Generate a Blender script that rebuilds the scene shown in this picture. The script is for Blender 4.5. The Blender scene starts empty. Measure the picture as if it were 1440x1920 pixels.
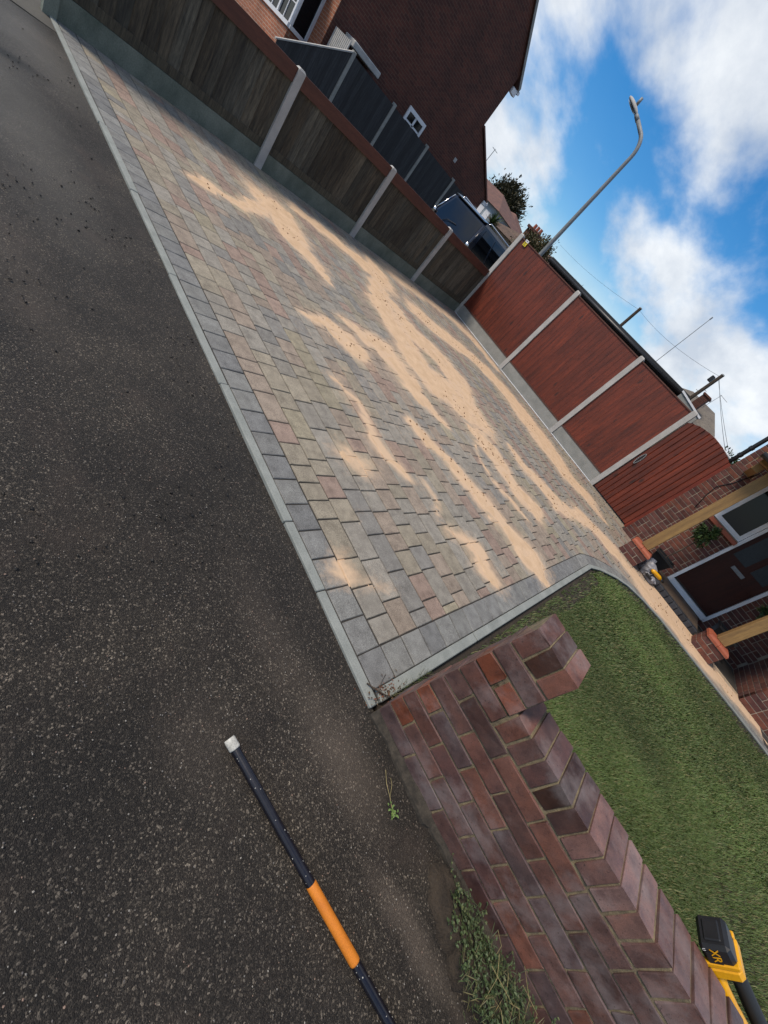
import bpy, bmesh, math, random
import numpy as np
from mathutils import Vector, Matrix
R = math.radians
random.seed(7); rng = np.random.default_rng(7)
scene = bpy.context.scene
col = scene.collection

# ------------------------------------------------------------------ camera
CAM = Vector((-0.0603, -1.2083, 1.2930))
yaw, pitch, roll = -0.39866, 0.54254, 0.8409
fw = Vector((math.sin(yaw)*math.cos(pitch), math.cos(yaw)*math.cos(pitch), -math.sin(pitch)))
r0 = Vector((math.cos(yaw), -math.sin(yaw), 0)); u0 = r0.cross(fw)
rt = math.cos(roll)*r0 + math.sin(roll)*u0
up = -math.sin(roll)*r0 + math.cos(roll)*u0
cd = bpy.data.cameras.new('camera'); cam = bpy.data.objects.new('camera', cd); col.objects.link(cam)
m3 = Matrix((rt, up, -fw)).transposed()
cam.matrix_world = Matrix.Translation(CAM) @ m3.to_4x4()
cd.sensor_fit = 'HORIZONTAL'; cd.sensor_width = 36; cd.lens = 36*767.5/1440
cd.clip_start = 0.02; cd.clip_end = 3000
scene.camera = cam

# ------------------------------------------------------------------ sky, sun, exposure
SUN = Vector((-0.40, -0.46, 0.80)).normalized()
w = bpy.data.worlds.new('World'); scene.world = w; w.use_nodes = True
N = w.node_tree.nodes; L = w.node_tree.links; N.clear()
out = N.new('ShaderNodeOutputWorld')
sky = N.new('ShaderNodeTexSky'); sky.sky_type = 'NISHITA'; sky.sun_disc = False
sky.sun_elevation = math.asin(SUN.z); sky.sun_rotation = math.atan2(SUN.x, SUN.y)
sky.air_density = 1.0; sky.dust_density = 0.3; sky.ozone_density = 4.0
bg = N.new('ShaderNodeBackground'); bg.inputs[1].default_value = 0.13
hs = N.new('ShaderNodeHueSaturation'); hs.inputs['Saturation'].default_value = 1.42
L.new(sky.outputs[0], hs.inputs['Color']); L.new(hs.outputs[0], bg.inputs[0])
tc = N.new('ShaderNodeTexCoord'); sp = N.new('ShaderNodeSeparateXYZ'); L.new(tc.outputs['Generated'], sp.inputs[0])
zz = N.new('ShaderNodeMath'); zz.operation = 'MAXIMUM'; zz.inputs[1].default_value = 0.0; L.new(sp.outputs[2], zz.inputs[0])
za = N.new('ShaderNodeMath'); za.inputs[1].default_value = 0.50; L.new(zz.outputs[0], za.inputs[0])
dv = N.new('ShaderNodeVectorMath'); dv.operation = 'DIVIDE'
cz = N.new('ShaderNodeCombineXYZ')
for i in range(3): L.new(za.outputs[0], cz.inputs[i])
L.new(tc.outputs['Generated'], dv.inputs[0]); L.new(cz.outputs[0], dv.inputs[1])
mp = N.new('ShaderNodeMapping'); mp.inputs['Location'].default_value = (0.607, 14.139, 0.0)
mp.inputs['Rotation'].default_value = (0, 0, 0.5); mp.inputs['Scale'].default_value = (1.0, 0.75, 0)
L.new(dv.outputs[0], mp.inputs[0])
def wn(scale, detail, rough, dist=0.0):
    n = N.new('ShaderNodeTexNoise'); n.inputs['Scale'].default_value = scale; n.inputs['Detail'].default_value = detail
    n.inputs['Roughness'].default_value = rough; n.inputs['Distortion'].default_value = dist
    L.new(mp.outputs[0], n.inputs['Vector']); return n
n1 = wn(2.3, 12, 0.55, 0.15)
n2 = wn(5.0, 8, 0.62)
rp = N.new('ShaderNodeValToRGB'); rp.color_ramp.elements[0].position = 0.41; rp.color_ramp.elements[1].position = 0.585
rp.color_ramp.elements[0].color = (0.03, 0.03, 0.03, 1); rp.color_ramp.elements[1].color = (0.97, 0.97, 0.97, 1)
rp.color_ramp.interpolation = 'EASE'
L.new(n1.outputs[0], rp.inputs[0])
cr = N.new('ShaderNodeValToRGB'); cr.color_ramp.elements[0].position = 0.35; cr.color_ramp.elements[1].position = 0.7
cr.color_ramp.elements[0].color = (0.56, 0.62, 0.71, 1); cr.color_ramp.elements[1].color = (0.90, 0.93, 0.96, 1)
L.new(n2.outputs[0], cr.inputs[0])
cb = N.new('ShaderNodeBackground'); cb.inputs[1].default_value = 1.0; L.new(cr.outputs[0], cb.inputs[0])
hz_ = N.new('ShaderNodeMapRange'); hz_.interpolation_type = 'SMOOTHSTEP'; hz_.inputs[1].default_value = 0.16; hz_.inputs[2].default_value = -0.02; hz_.inputs[3].default_value = 0.0; hz_.inputs[4].default_value = 0.9
L.new(sp.outputs[2], hz_.inputs[0]); mxm = N.new('ShaderNodeMath'); mxm.operation = 'MAXIMUM'; L.new(rp.outputs[0], mxm.inputs[0]); L.new(hz_.outputs[0], mxm.inputs[1])
mx = N.new('ShaderNodeMixShader'); L.new(mxm.outputs[0], mx.inputs[0]); L.new(bg.outputs[0], mx.inputs[1]); L.new(cb.outputs[0], mx.inputs[2])
L.new(mx.outputs[0], out.inputs[0])
sl = bpy.data.lights.new('sun', 'SUN'); sl.energy = 3.4; sl.angle = R(16); sl.color = (1.0, 0.88, 0.73)
so = bpy.data.objects.new('sun', sl); col.objects.link(so); so.rotation_euler = (-SUN).to_track_quat('-Z', 'Y').to_euler(); so.location = (0, 0, 30)
scene.view_settings.view_transform = 'Standard'; scene.view_settings.look = 'None'
scene.view_settings.exposure = 0.12; scene.view_settings.gamma = 1.0
scene.render.engine = 'CYCLES'

# ------------------------------------------------------------------ helpers
class MB:
    def __init__(s): s.v = []; s.f = []; s.c = []
    def add(s, vs, fs, c=(1, 1, 1)):
        o = len(s.v); s.v += [tuple(p) for p in vs]; s.f += [tuple(o+i for i in f) for f in fs]; s.c += [c]*len(vs); return s
    def box(s, x0, x1, y0, y1, z0, z1, c=(1, 1, 1)):
        return s.add([(x0,y0,z0),(x1,y0,z0),(x1,y1,z0),(x0,y1,z0),(x0,y0,z1),(x1,y0,z1),(x1,y1,z1),(x0,y1,z1)],
                     [(0,3,2,1),(4,5,6,7),(0,1,5,4),(1,2,6,5),(2,3,7,6),(3,0,4,7)], c)
    def cbox(s, x0, x1, y0, y1, z0, z1, b, c=(1, 1, 1)):          # chamfered box
        xs, ys, zs = (x0, x1), (y0, y1), (z0, z1); vs = []; idx = {}
        for i in (0, 1):
            for j in (0, 1):
                for k in (0, 1):
                    sx, sy, sz = (b, -b)[i], (b, -b)[j], (b, -b)[k]
                    for a in range(3):
                        idx[i, j, k, a] = len(vs)
                        vs.append((xs[i]+(0 if a == 0 else sx), ys[j]+(0 if a == 1 else sy), zs[k]+(0 if a == 2 else sz)))
        fs = []
        q = [(0,0),(1,0),(1,1),(0,1)]
        for e in (0, 1):
            fx = [idx[e, p, r, 0] for p, r in q]; fy = [idx[p, e, r, 1] for p, r in q]; fz = [idx[p, r, e, 2] for p, r in q]
            fs += [tuple(fx if e else fx[::-1]), tuple(fy[::-1] if e else fy), tuple(fz if e else fz[::-1])]
        for p in (0, 1):
            for r in (0, 1):
                fs.append((idx[p,r,0,0], idx[p,r,1,0], idx[p,r,1,1], idx[p,r,0,1]))
                fs.append((idx[p,0,r,0], idx[p,1,r,0], idx[p,1,r,2], idx[p,0,r,2]))
                fs.append((idx[0,p,r,1], idx[1,p,r,1], idx[1,p,r,2], idx[0,p,r,2]))
        for i in (0, 1):
            for j in (0, 1):
                for k in (0, 1): fs.append((idx[i,j,k,0], idx[i,j,k,1], idx[i,j,k,2]))
        return s.add(vs, fs, c)
    def prism(s, poly, d, c=(1, 1, 1)):                            # poly: list of 3D points, extruded by vector d
        n = len(poly); a = [Vector(p) for p in poly]; b = [p+Vector(d) for p in a]
        return s.add(a+b, [tuple(range(n))[::-1], tuple(range(n, 2*n))]+[(i, (i+1) % n, n+(i+1) % n, n+i) for i in range(n)], c)
    def tube(s, pts, r, n=10, c=(1, 1, 1), cap=True):
        pts = [Vector(p) for p in pts]; m = len(pts); rr = r if isinstance(r, (list, tuple)) else [r]*m
        vs = []; fs = []; pv = None
        for i, p in enumerate(pts):
            t = (pts[min(i+1, m-1)]-pts[max(i-1, 0)]).normalized()
            if pv is None: pv = t.orthogonal().normalized()
            a = (pv-t*pv.dot(t)).normalized(); pv = a; b = t.cross(a)
            for k in range(n):
                th = 2*math.pi*k/n; vs.append(p+(a*math.cos(th)+b*math.sin(th))*rr[i])
        for i in range(m-1):
            for k in range(n): fs.append((i*n+k, i*n+(k+1) % n, (i+1)*n+(k+1) % n, (i+1)*n+k))
        if cap: fs += [tuple(range(n))[::-1], tuple((m-1)*n+k for k in range(n))]
        return s.add(vs, fs, c)
    def ball(s, c0, rx, ry, rz, nu=10, nv=7, c=(1, 1, 1), jit=0):
        vs = [(c0[0], c0[1], c0[2]-rz)]; fs = []
        for j in range(1, nv):
            ph = math.pi*j/nv-math.pi/2
            for i in range(nu):
                th = 2*math.pi*i/nu; q = 1+random.uniform(-jit, jit)
                vs.append((c0[0]+rx*q*math.cos(ph)*math.cos(th), c0[1]+ry*q*math.cos(ph)*math.sin(th), c0[2]+rz*q*math.sin(ph)))
        vs.append((c0[0], c0[1], c0[2]+rz)); T = len(vs)-1
        for i in range(nu):
            fs.append((0, 1+(i+1) % nu, 1+i)); fs.append((T, 1+(nv-2)*nu+i, 1+(nv-2)*nu+(i+1) % nu))
            for j in range(nv-2): fs.append((1+j*nu+i, 1+j*nu+(i+1) % nu, 1+(j+1)*nu+(i+1) % nu, 1+(j+1)*nu+i))
        return s.add(vs, fs, c)
    def mesh(s, name, mat, smooth=False, attr=False):
        me = bpy.data.meshes.new(name); me.from_pydata(s.v, [], s.f)
        if mat: me.materials.append(mat)
        if smooth: me.polygons.foreach_set('use_smooth', [True]*len(me.polygons))
        if attr:
            a = me.color_attributes.new('Col', 'FLOAT_COLOR', 'POINT')
            a.data.foreach_set('color', np.array([(c[0], c[1], c[2], 1) for c in s.c], np.float32).ravel())
        return me
    def build(s, name, mat, parent=None, smooth=False, attr=False):
        return place(name, s.mesh(name, mat, smooth, attr), parent)

def place(name, me, parent=None, loc=(0, 0, 0), rot=None, color=None):
    o = bpy.data.objects.new(name, me); col.objects.link(o); o.location = loc
    if rot: o.rotation_euler = rot
    if color: o.color = (*color, 1)
    if parent: adopt(o, parent)
    return o
ORIG = {}
def adopt(o, parent):
    o.parent = parent; o.matrix_parent_inverse = Matrix.Translation(-Vector(ORIG.get(parent.name, (0, 0, 0))))
def tag(o, label=None, cat=None, group=None, kind=None):
    if label: o['label'] = label
    if cat: o['category'] = cat
    if group: o['group'] = group
    if kind: o['kind'] = kind
    return o
def thing(name, label, cat, loc=(0, 0, 0), group=None):
    o = bpy.data.objects.new(name, None); col.objects.link(o); o.location = loc; o.empty_display_size = 0.1
    ORIG[o.name] = tuple(loc); return tag(o, label, cat, group)
def struct(name, parent=None): return tag(parent, kind='structure')

def vnoise(x, y, f, seed=0):                                        # smooth value noise, 0..1
    x = np.asarray(x)*f+seed*17.3; y = np.asarray(y)*f+seed*9.1
    xi = np.floor(x).astype(np.int64); yi = np.floor(y).astype(np.int64); u = x-xi; v = y-yi
    u = u*u*(3-2*u); v = v*v*(3-2*v)
    def h(a, b):
        n = (a*374761393+b*668265263+seed*144665) & 0x7fffffff; n = ((n ^ (n >> 13))*1274126177) & 0x7fffffff
        return ((n ^ (n >> 16)) & 0xffff)/65535.0
    return (h(xi, yi)*(1-u)+h(xi+1, yi)*u)*(1-v)+(h(xi, yi+1)*(1-u)+h(xi+1, yi+1)*u)*v

# ------------------------------------------------------------------ materials
def newmat(name):
    m = bpy.data.materials.new(name); m.use_nodes = True; nt = m.node_tree
    return m, nt.nodes, nt.links, nt.nodes['Principled BSDF']
def nod(n, t, **k):
    q = n.new('ShaderNode'+t)
    for a, b in k.items():
        if a in q.inputs: q.inputs[a].default_value = b
        else: setattr(q, a, b)
    return q
def noise(n, l, vec, scale, detail=4, rough=0.55, dist=0):
    q = nod(n, 'TexNoise', Scale=scale, Detail=detail, Roughness=rough, Distortion=dist); l.new(vec, q.inputs['Vector']); return q
def ramp(n, l, src, stops):
    q = n.new('ShaderNodeValToRGB'); e = q.color_ramp.elements
    while len(e) < len(stops): e.new(0.5)
    for a, (p, c) in zip(e, stops): a.position = p; a.color = (*c, 1) if len(c) == 3 else c
    l.new(src, q.inputs[0]); return q
def mixc(n, l, fac, a, b, mode='MIX'):
    q = n.new('ShaderNodeMix'); q.data_type = 'RGBA'; q.blend_type = mode; q.clamp_factor = True
    for sock, val in ((q.inputs[0], fac), (q.inputs[6], a), (q.inputs[7], b)):
        if hasattr(val, 'links'): l.new(val, sock)
        elif isinstance(val, (int, float)): sock.default_value = val
        else: sock.default_value = (*val, 1)
    return q.outputs[2]
def vec3(n, l, scale, rot=(0, 0, 0), src='pos'):
    if src == 'pos': o = n.new('ShaderNodeNewGeometry').outputs['Position']
    else: o = n.new('ShaderNodeTexCoord').outputs['Object']
    q = n.new('ShaderNodeMapping'); q.inputs['Scale'].default_value = scale; q.inputs['Rotation'].default_value = rot
    l.new(o, q.inputs[0]); return q.outputs[0]
def bumpn(n, l, h, strength, dist, bs):
    b = nod(n, 'Bump', Strength=strength, Distance=dist); l.new(h, b.inputs['Height']); l.new(b.outputs[0], bs.inputs['Normal']); return b
def M(name, c1, c2=None, rough=0.6, rvar=0.12, scale=6, sv=(1, 1, 1), fine=90, fdark=0.75, bump=0.3, bd=0.002, tint=None, spec=0.5, metal=0, detail=5, coat=0):
    m, n, l, bs = newmat(name); v = vec3(n, l, sv)
    c2 = c2 or tuple(x*0.75 for x in c1)
    a = noise(n, l, v, scale, detail, 0.6); r = ramp(n, l, a.outputs[0], [(0.3, c2), (0.68, c1)])
    f = noise(n, l, v, fine, 3, 0.6); fr = ramp(n, l, f.outputs[0], [(0.3, (fdark,)*3), (0.65, (1.08,)*3)])
    c = mixc(n, l, 1.0, r.outputs[0], fr.outputs[0], 'MULTIPLY')
    if tint == 'obj': c = mixc(n, l, 1.0, c, n.new('ShaderNodeObjectInfo').outputs['Color'], 'MULTIPLY')
    if tint == 'attr': c = mixc(n, l, 1.0, c, nod(n, 'Attribute', attribute_name='Col').outputs['Color'], 'MULTIPLY')
    l.new(c, bs.inputs['Base Color'])
    rr = nod(n, 'MapRange'); rr.inputs[3].default_value = rough-rvar; rr.inputs[4].default_value = rough+rvar
    l.new(a.outputs[0], rr.inputs[0]); l.new(rr.outputs[0], bs.inputs['Roughness'])
    bs.inputs['Metallic'].default_value = metal; bs.inputs['Specular IOR Level'].default_value = spec; bs.inputs['Coat Weight'].default_value = coat
    if bump: bumpn(n, l, f.outputs[0], bump, bd, bs)
    return m

def asphalt():
    m, n, l, bs = newmat('tarmac'); v = vec3(n, l, (1, 1, 1))
    vo = nod(n, 'TexVoronoi', Scale=235.0, Randomness=1.0); l.new(v, vo.inputs['Vector'])
    vo2 = nod(n, 'TexVoronoi', Scale=480.0, Randomness=1.0); l.new(v, vo2.inputs['Vector'])
    s = n.new('ShaderNodeSeparateColor'); l.new(vo.outputs['Color'], s.inputs[0])
    s2 = n.new('ShaderNodeSeparateColor'); l.new(vo2.outputs['Color'], s2.inputs[0])
    chip = ramp(n, l, s.outputs[0], [(0.0, (0.014, 0.0125, 0.011)), (0.72, (0.034, 0.030, 0.026)), (0.90, (0.075, 0.069, 0.061)), (0.965, (0.19, 0.175, 0.155)), (1.0, (0.36, 0.335, 0.30))])
    chip2 = ramp(n, l, s2.outputs[1], [(0.0, (0.010, 0.009, 0.0085)), (0.85, (0.030, 0.027, 0.024)), (0.955, (0.12, 0.11, 0.097)), (1.0, (0.27, 0.25, 0.22))])
    c = mixc(n, l, 0.42, chip.outputs[0], chip2.outputs[0])
    big = noise(n, l, v, 1.3, 5, 0.6); bigr = ramp(n, l, big.outputs[0], [(0.34, (0.56, 0.52, 0.47)), (0.5, (0.9, 0.82, 0.72)), (0.66, (1.5, 1.36, 1.16))])
    c = mixc(n, l, 1.0, c, bigr.outputs[0], 'MULTIPLY')
    red = noise(n, l, v, 3.1, 4, 0.6); redr = ramp(n, l, red.outputs[0], [(0.56, (0, 0, 0)), (0.72, (0.5, 0.5, 0.5))])
    c = mixc(n, l, redr.outputs[0], c, (0.062, 0.046, 0.036))
    # dust and dry sand blown on to the surface beside the wall; paler grey patches and wet streak far along the drive
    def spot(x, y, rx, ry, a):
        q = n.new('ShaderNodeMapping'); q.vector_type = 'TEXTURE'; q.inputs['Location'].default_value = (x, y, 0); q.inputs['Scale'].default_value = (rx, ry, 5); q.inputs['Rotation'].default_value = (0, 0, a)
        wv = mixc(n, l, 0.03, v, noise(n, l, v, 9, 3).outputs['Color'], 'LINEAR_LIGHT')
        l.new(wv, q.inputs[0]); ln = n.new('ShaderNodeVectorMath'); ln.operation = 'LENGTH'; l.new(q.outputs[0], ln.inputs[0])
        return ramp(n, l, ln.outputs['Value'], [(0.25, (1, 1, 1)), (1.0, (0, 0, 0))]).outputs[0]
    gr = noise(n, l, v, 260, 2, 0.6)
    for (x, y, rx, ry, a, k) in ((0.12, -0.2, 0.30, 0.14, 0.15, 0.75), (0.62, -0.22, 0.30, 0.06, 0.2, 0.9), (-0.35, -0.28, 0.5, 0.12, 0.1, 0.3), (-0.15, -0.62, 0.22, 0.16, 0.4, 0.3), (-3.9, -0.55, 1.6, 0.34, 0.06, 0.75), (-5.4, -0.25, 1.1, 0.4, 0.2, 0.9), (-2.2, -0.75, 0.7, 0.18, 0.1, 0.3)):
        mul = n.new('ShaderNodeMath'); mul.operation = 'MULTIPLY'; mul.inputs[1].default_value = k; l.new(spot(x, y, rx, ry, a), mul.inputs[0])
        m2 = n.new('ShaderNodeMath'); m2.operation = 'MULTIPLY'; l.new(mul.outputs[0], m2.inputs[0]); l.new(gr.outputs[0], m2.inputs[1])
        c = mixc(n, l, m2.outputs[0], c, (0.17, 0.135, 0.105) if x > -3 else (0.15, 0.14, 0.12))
    wet = spot(-4.79, -0.50, 0.26, 0.11, 1.5)
    c = mixc(n, l, wet, c, (0.012, 0.011, 0.008)); l.new(c, bs.inputs['Base Color'])
    rr = nod(n, 'MapRange'); rr.inputs[3].default_value = 0.75; rr.inputs[4].default_value = 0.42; l.new(big.outputs[0], rr.inputs[0]); l.new(rr.outputs[0], bs.inputs['Roughness'])
    inv = n.new('ShaderNodeMath'); inv.operation = 'MULTIPLY_ADD'; inv.inputs[1].default_value = 0.6; l.new(vo.outputs['Distance'], inv.inputs[0]); l.new(vo2.outputs['Distance'], inv.inputs[2])
    b = nod(n, 'Bump', Strength=0.9, Distance=0.004, invert=True); l.new(inv.outputs[0], b.inputs['Height']); l.new(b.outputs[0], bs.inputs['Normal'])
    bs.inputs['Specular IOR Level'].default_value = 0.35
    return m
def paver():
    m, n, l, bs = newmat('paving block'); v = vec3(n, l, (1, 1, 1))
    at = nod(n, 'Attribute', attribute_name='Col')
    f = noise(n, l, v, 420, 2, 0.7); fr = ramp(n, l, f.outputs[0], [(0.32, (0.45,)*3), (0.5, (1,)*3), (0.70, (1.75,)*3)])
    g = noise(n, l, v, 14, 5, 0.65); g2 = ramp(n, l, g.outputs[0], [(0.28, (0.68, 0.67, 0.66)), (0.6, (1.1, 1.1, 1.08))])
    c = mixc(n, l, 1.0, at.outputs['Color'], fr.outputs[0], 'MULTIPLY'); c = mixc(n, l, 1.0, c, g2.outputs[0], 'MULTIPLY')
    d = noise(n, l, v, 3.7, 6, 0.7); dr = ramp(n, l, d.outputs[0], [(0.66, (0, 0, 0)), (0.76, (0.55,)*3)])
    c = mixc(n, l, dr.outputs[0], c, (0.03, 0.028, 0.026))
    # swept sand lying on the blocks: amount stored per corner, broken up by grain
    s = nod(n, 'Attribute', attribute_name='Sand'); sn = noise(n, l, v, 26, 9, 0.72); sg = noise(n, l, v, 700, 1, 0.5)
    a = n.new('ShaderNodeMath'); a.operation = 'MULTIPLY_ADD'; a.inputs[1].default_value = 0.62; l.new(sn.outputs[0], a.inputs[0]); l.new(s.outputs['Fac'], a.inputs[2])
    b = n.new('ShaderNodeMath'); b.operation = 'MULTIPLY_ADD'; b.inputs[1].default_value = 0.22; l.new(sg.outputs[0], b.inputs[0]); l.new(a.outputs[0], b.inputs[2])
    sm = ramp(n, l, b.outputs[0], [(0.54, (0, 0, 0)), (1.05, (1, 1, 1))])
    c = mixc(n, l, sm.outputs[0], c, (0.54, 0.385, 0.255)); l.new(c, bs.inputs['Base Color'])
    bs.inputs['Roughness'].default_value = 0.82; bs.inputs['Specular IOR Level'].default_value = 0.3
    bumpn(n, l, f.outputs[0], 0.5, 0.0015, bs); return m
def sandm():
    m, n, l, bs = newmat('sand'); v = vec3(n, l, (1, 1, 1))
    a = noise(n, l, v, 7, 5, 0.6); f = noise(n, l, v, 600, 2, 0.6)
    r = ramp(n, l, a.outputs[0], [(0.3, (0.50, 0.345, 0.215)), (0.7, (0.62, 0.445, 0.295))])
    fr = ramp(n, l, f.outputs[0], [(0.3, (0.78,)*3), (0.7, (1.12,)*3)])
    l.new(mixc(n, l, 1.0, r.outputs[0], fr.outputs[0], 'MULTIPLY'), bs.inputs['Base Color']); bs.inputs['Roughness'].default_value = 0.95; bs.inputs['Specular IOR Level'].default_value = 0.15
    a2 = noise(n, l, v, 55, 4, 0.6); bumpn(n, l, a2.outputs[0], 0.35, 0.01, bs); return m
def brickm(name, wet=0.0, scale=1.0):                                # fired brick; colour comes from the object
    m, n, l, bs = newmat(name); v = vec3(n, l, (scale,)*3)
    a = noise(n, l, v, 16, 6, 0.65); f = noise(n, l, v, 330, 3, 0.7); k = noise(n, l, v, 42, 4, 0.6)
    c = mixc(n, l, 1.0, n.new('ShaderNodeObjectInfo').outputs['Color'], ramp(n, l, a.outputs[0], [(0.25, (0.45, 0.44, 0.5)), (0.5, (1, 1, 1)), (0.75, (1.45, 1.3, 1.2))]).outputs[0], 'MULTIPLY')
    c = mixc(n, l, 1.0, c, ramp(n, l, f.outputs[0], [(0.3, (0.72,)*3), (0.7, (1.25,)*3)]).outputs[0], 'MULTIPLY')
    sc = ramp(n, l, k.outputs[0], [(0.66, (0, 0, 0)), (0.8, (0.5,)*3)]); c = mixc(n, l, sc.outputs[0], c, (0.13, 0.105, 0.10))
    if wet: c = mixc(n, l, ramp(n, l, noise(n, l, v, 4.5, 7, 0.68).outputs[0], [(0.50, (0, 0, 0)), (0.74, (0.5,)*3)]).outputs[0], c, (0.27, 0.235, 0.235)); pit = noise(n, l, v, 150, 2, 0.5); c = mixc(n, l, ramp(n, l, pit.outputs[0], [(0.66, (0, 0, 0)), (0.72, (0.65,)*3)]).outputs[0], c, (0.02, 0.013, 0.011))
    l.new(c, bs.inputs['Base Color'])
    rr = ramp(n, l, noise(n, l, v, 9, 4, 0.6).outputs[0], [(0.36, (0.62-wet*0.40,)*3), (0.60, (0.80-wet*0.12,)*3)]); l.new(rr.outputs[0], bs.inputs['Roughness'])
    bs.inputs['Specular IOR Level'].default_value = 0.35+wet*0.3
    mx_ = mixc(n, l, 0.5, f.outputs[0], k.outputs[0]); bumpn(n, l, mx_, 0.45, 0.0025, bs); return m
def bricktex(name, c1, c2, mort, plane='yz', bw=0.225, rh=0.075):
    m, n, l, bs = newmat(name); v0 = vec3(n, l, (1, 1, 1)); sx = n.new('ShaderNodeSeparateXYZ'); cx_ = n.new('ShaderNodeCombineXYZ'); l.new(v0, sx.inputs[0])
    l.new(sx.outputs[1 if plane == 'yz' else 0], cx_.inputs[0]); l.new(sx.outputs[2], cx_.inputs[1]); v = cx_.outputs[0]
    b = nod(n, 'TexBrick', Scale=1.0); b.inputs['Color1'].default_value = (*c1, 1); b.inputs['Color2'].default_value = (*c2, 1); b.inputs['Mortar'].default_value = (*mort, 1)
    b.inputs['Brick Width'].default_value = bw; b.inputs['Row Height'].default_value = rh; b.inputs['Mortar Size'].default_value = 0.007; b.inputs['Bias'].default_value = -0.1
    l.new(v, b.inputs['Vector']); g = noise(n, l, v, 1.1, 6, 0.65); f = noise(n, l, v, 25, 3)
    c = mixc(n, l, 1.0, b.outputs['Color'], ramp(n, l, g.outputs[0], [(0.3, (0.7,)*3), (0.7, (1.25,)*3)]).outputs[0], 'MULTIPLY')
    c = mixc(n, l, 1.0, c, ramp(n, l, f.outputs[0], [(0.3, (0.8,)*3), (0.7, (1.2,)*3)]).outputs[0], 'MULTIPLY')
    l.new(c, bs.inputs['Base Color']); bs.inputs['Roughness'].default_value = 0.85
    bb = nod(n, 'Bump', Strength=0.6, Distance=0.006, invert=True); l.new(b.outputs['Fac'], bb.inputs['Height']); l.new(bb.outputs[0], bs.inputs['Normal']); return m
def glassm(name, c, rough=0.04):
    m, n, l, bs = newmat(name); bs.inputs['Base Color'].default_value = (*c, 1); bs.inputs['Roughness'].default_value = rough; bs.inputs['Specular IOR Level'].default_value = 0.22; return m
def leafm(name):
    m, n, l, bs = newmat(name); at = nod(n, 'Attribute', attribute_name='Col'); l.new(at.outputs['Color'], bs.inputs['Base Color'])
    bs.inputs['Roughness'].default_value = 0.55; bs.inputs['Specular IOR Level'].default_value = 0.35
    bs.inputs['Subsurface Weight'].default_value = 0.0; return m

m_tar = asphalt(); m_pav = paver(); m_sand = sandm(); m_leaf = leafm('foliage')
m_brick = brickm('wall brick', 0.75); m_hbrick = brickm('house brick', 0.0)
m_conc = M('concrete', (0.30, 0.30, 0.28), (0.21, 0.215, 0.20), 0.85, 0.05, 5, fine=160, bump=0.35)
m_kerb = M('kerb concrete', (0.27, 0.285, 0.265), (0.185, 0.20, 0.185), 0.85, 0.05, 7, fine=200, bump=0.4)
m_gravel = M('gravel board concrete', (0.18, 0.20, 0.165), (0.075, 0.095, 0.075), 0.85, 0.05, 3.5, sv=(1, 1, 0.6), fine=120, bump=0.4)
m_post = M('post concrete', (0.44, 0.43, 0.41), (0.33, 0.325, 0.31), 0.8, 0.05, 6, fine=220, bump=0.4)
m_mortar = M('mortar', (0.27, 0.215, 0.125), (0.10, 0.08, 0.055), 0.95, 0.03, 30, fine=300, bump=0.8, bd=0.004)
m_hmortar = M('house mortar', (0.36, 0.30, 0.23), (0.26, 0.215, 0.17), 0.95, 0.03, 8, fine=150)
m_soil = M('soil', (0.045, 0.033, 0.022), (0.022, 0.016, 0.011), 0.95, 0.03, 15, fine=120, bump=0.9, bd=0.01)
m_bed = M('joint sand', (0.045, 0.04, 0.034), (0.022, 0.02, 0.018), 0.95, 0.02, 9, fine=200, bump=0.6)
m_dwood = M('weathered board', (0.125, 0.106, 0.074), (0.036, 0.032, 0.024), 0.85, 0.06, 5, sv=(9, 9, 0.7), fine=26, fdark=0.55, bump=0.5, bd=0.003, tint='obj')
m_cap = M('stained rail', (0.105, 0.036, 0.022), (0.065, 0.022, 0.014), 0.7, 0.08, 4, sv=(6, 0.8, 6), fine=30, bump=0.3)
m_red = M('red stained board', (0.165, 0.027, 0.009), (0.078, 0.013, 0.0055), 0.60, 0.08, 3.2, sv=(7, 7, 0.6), fine=22, fdark=0.62, bump=0.35, bd=0.002, tint='obj')
def knots(m, sc=(5.5, 5.5, 2.2), dark=(0.018, 0.006, 0.004), k=0.75):
    n, l = m.node_tree.nodes, m.node_tree.links; bs = n['Principled BSDF']; src = bs.inputs['Base Color'].links[0].from_socket; v = vec3(n, l, sc)
    w_ = mixc(n, l, 0.05, v, noise(n, l, v, 3, 3).outputs['Color'], 'LINEAR_LIGHT'); vo = nod(n, 'TexVoronoi', Scale=1.0); l.new(w_, vo.inputs['Vector'])
    c = mixc(n, l, ramp(n, l, vo.outputs['Distance'], [(0.07, (k,)*3), (0.17, (0, 0, 0))]).outputs[0], src, dark)
    g = noise(n, l, vec3(n, l, (0.9, 0.9, 0.5)), 2.2, 4, 0.6); c = mixc(n, l, 1.0, c, ramp(n, l, g.outputs[0], [(0.3, (0.72,)*3), (0.7, (1.22,)*3)]).outputs[0], 'MULTIPLY'); l.new(c, bs.inputs['Base Color'])
knots(m_red); knots(m_dwood, dark=(0.012, 0.010, 0.008), k=0.6)
m_grey = M('charcoal board', (0.040, 0.042, 0.046), (0.014, 0.015, 0.017), 0.8, 0.06, 4, sv=(8, 8, 0.6), fine=20, fdark=0.6, bump=0.4, tint='obj')
m_oak = M('porch timber', (0.29, 0.175, 0.060), (0.19, 0.11, 0.04), 0.7, 0.06, 3, sv=(8, 8, 0.5), fine=24, fdark=0.7, bump=0.3)
m_upvc = M('white upvc', (0.66, 0.67, 0.69), (0.58, 0.59, 0.61), 0.4, 0.05, 2, fine=10, fdark=0.97, bump=0)
m_dglass = glassm('dark glass', (0.006, 0.008, 0.010), 0.05)
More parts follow.
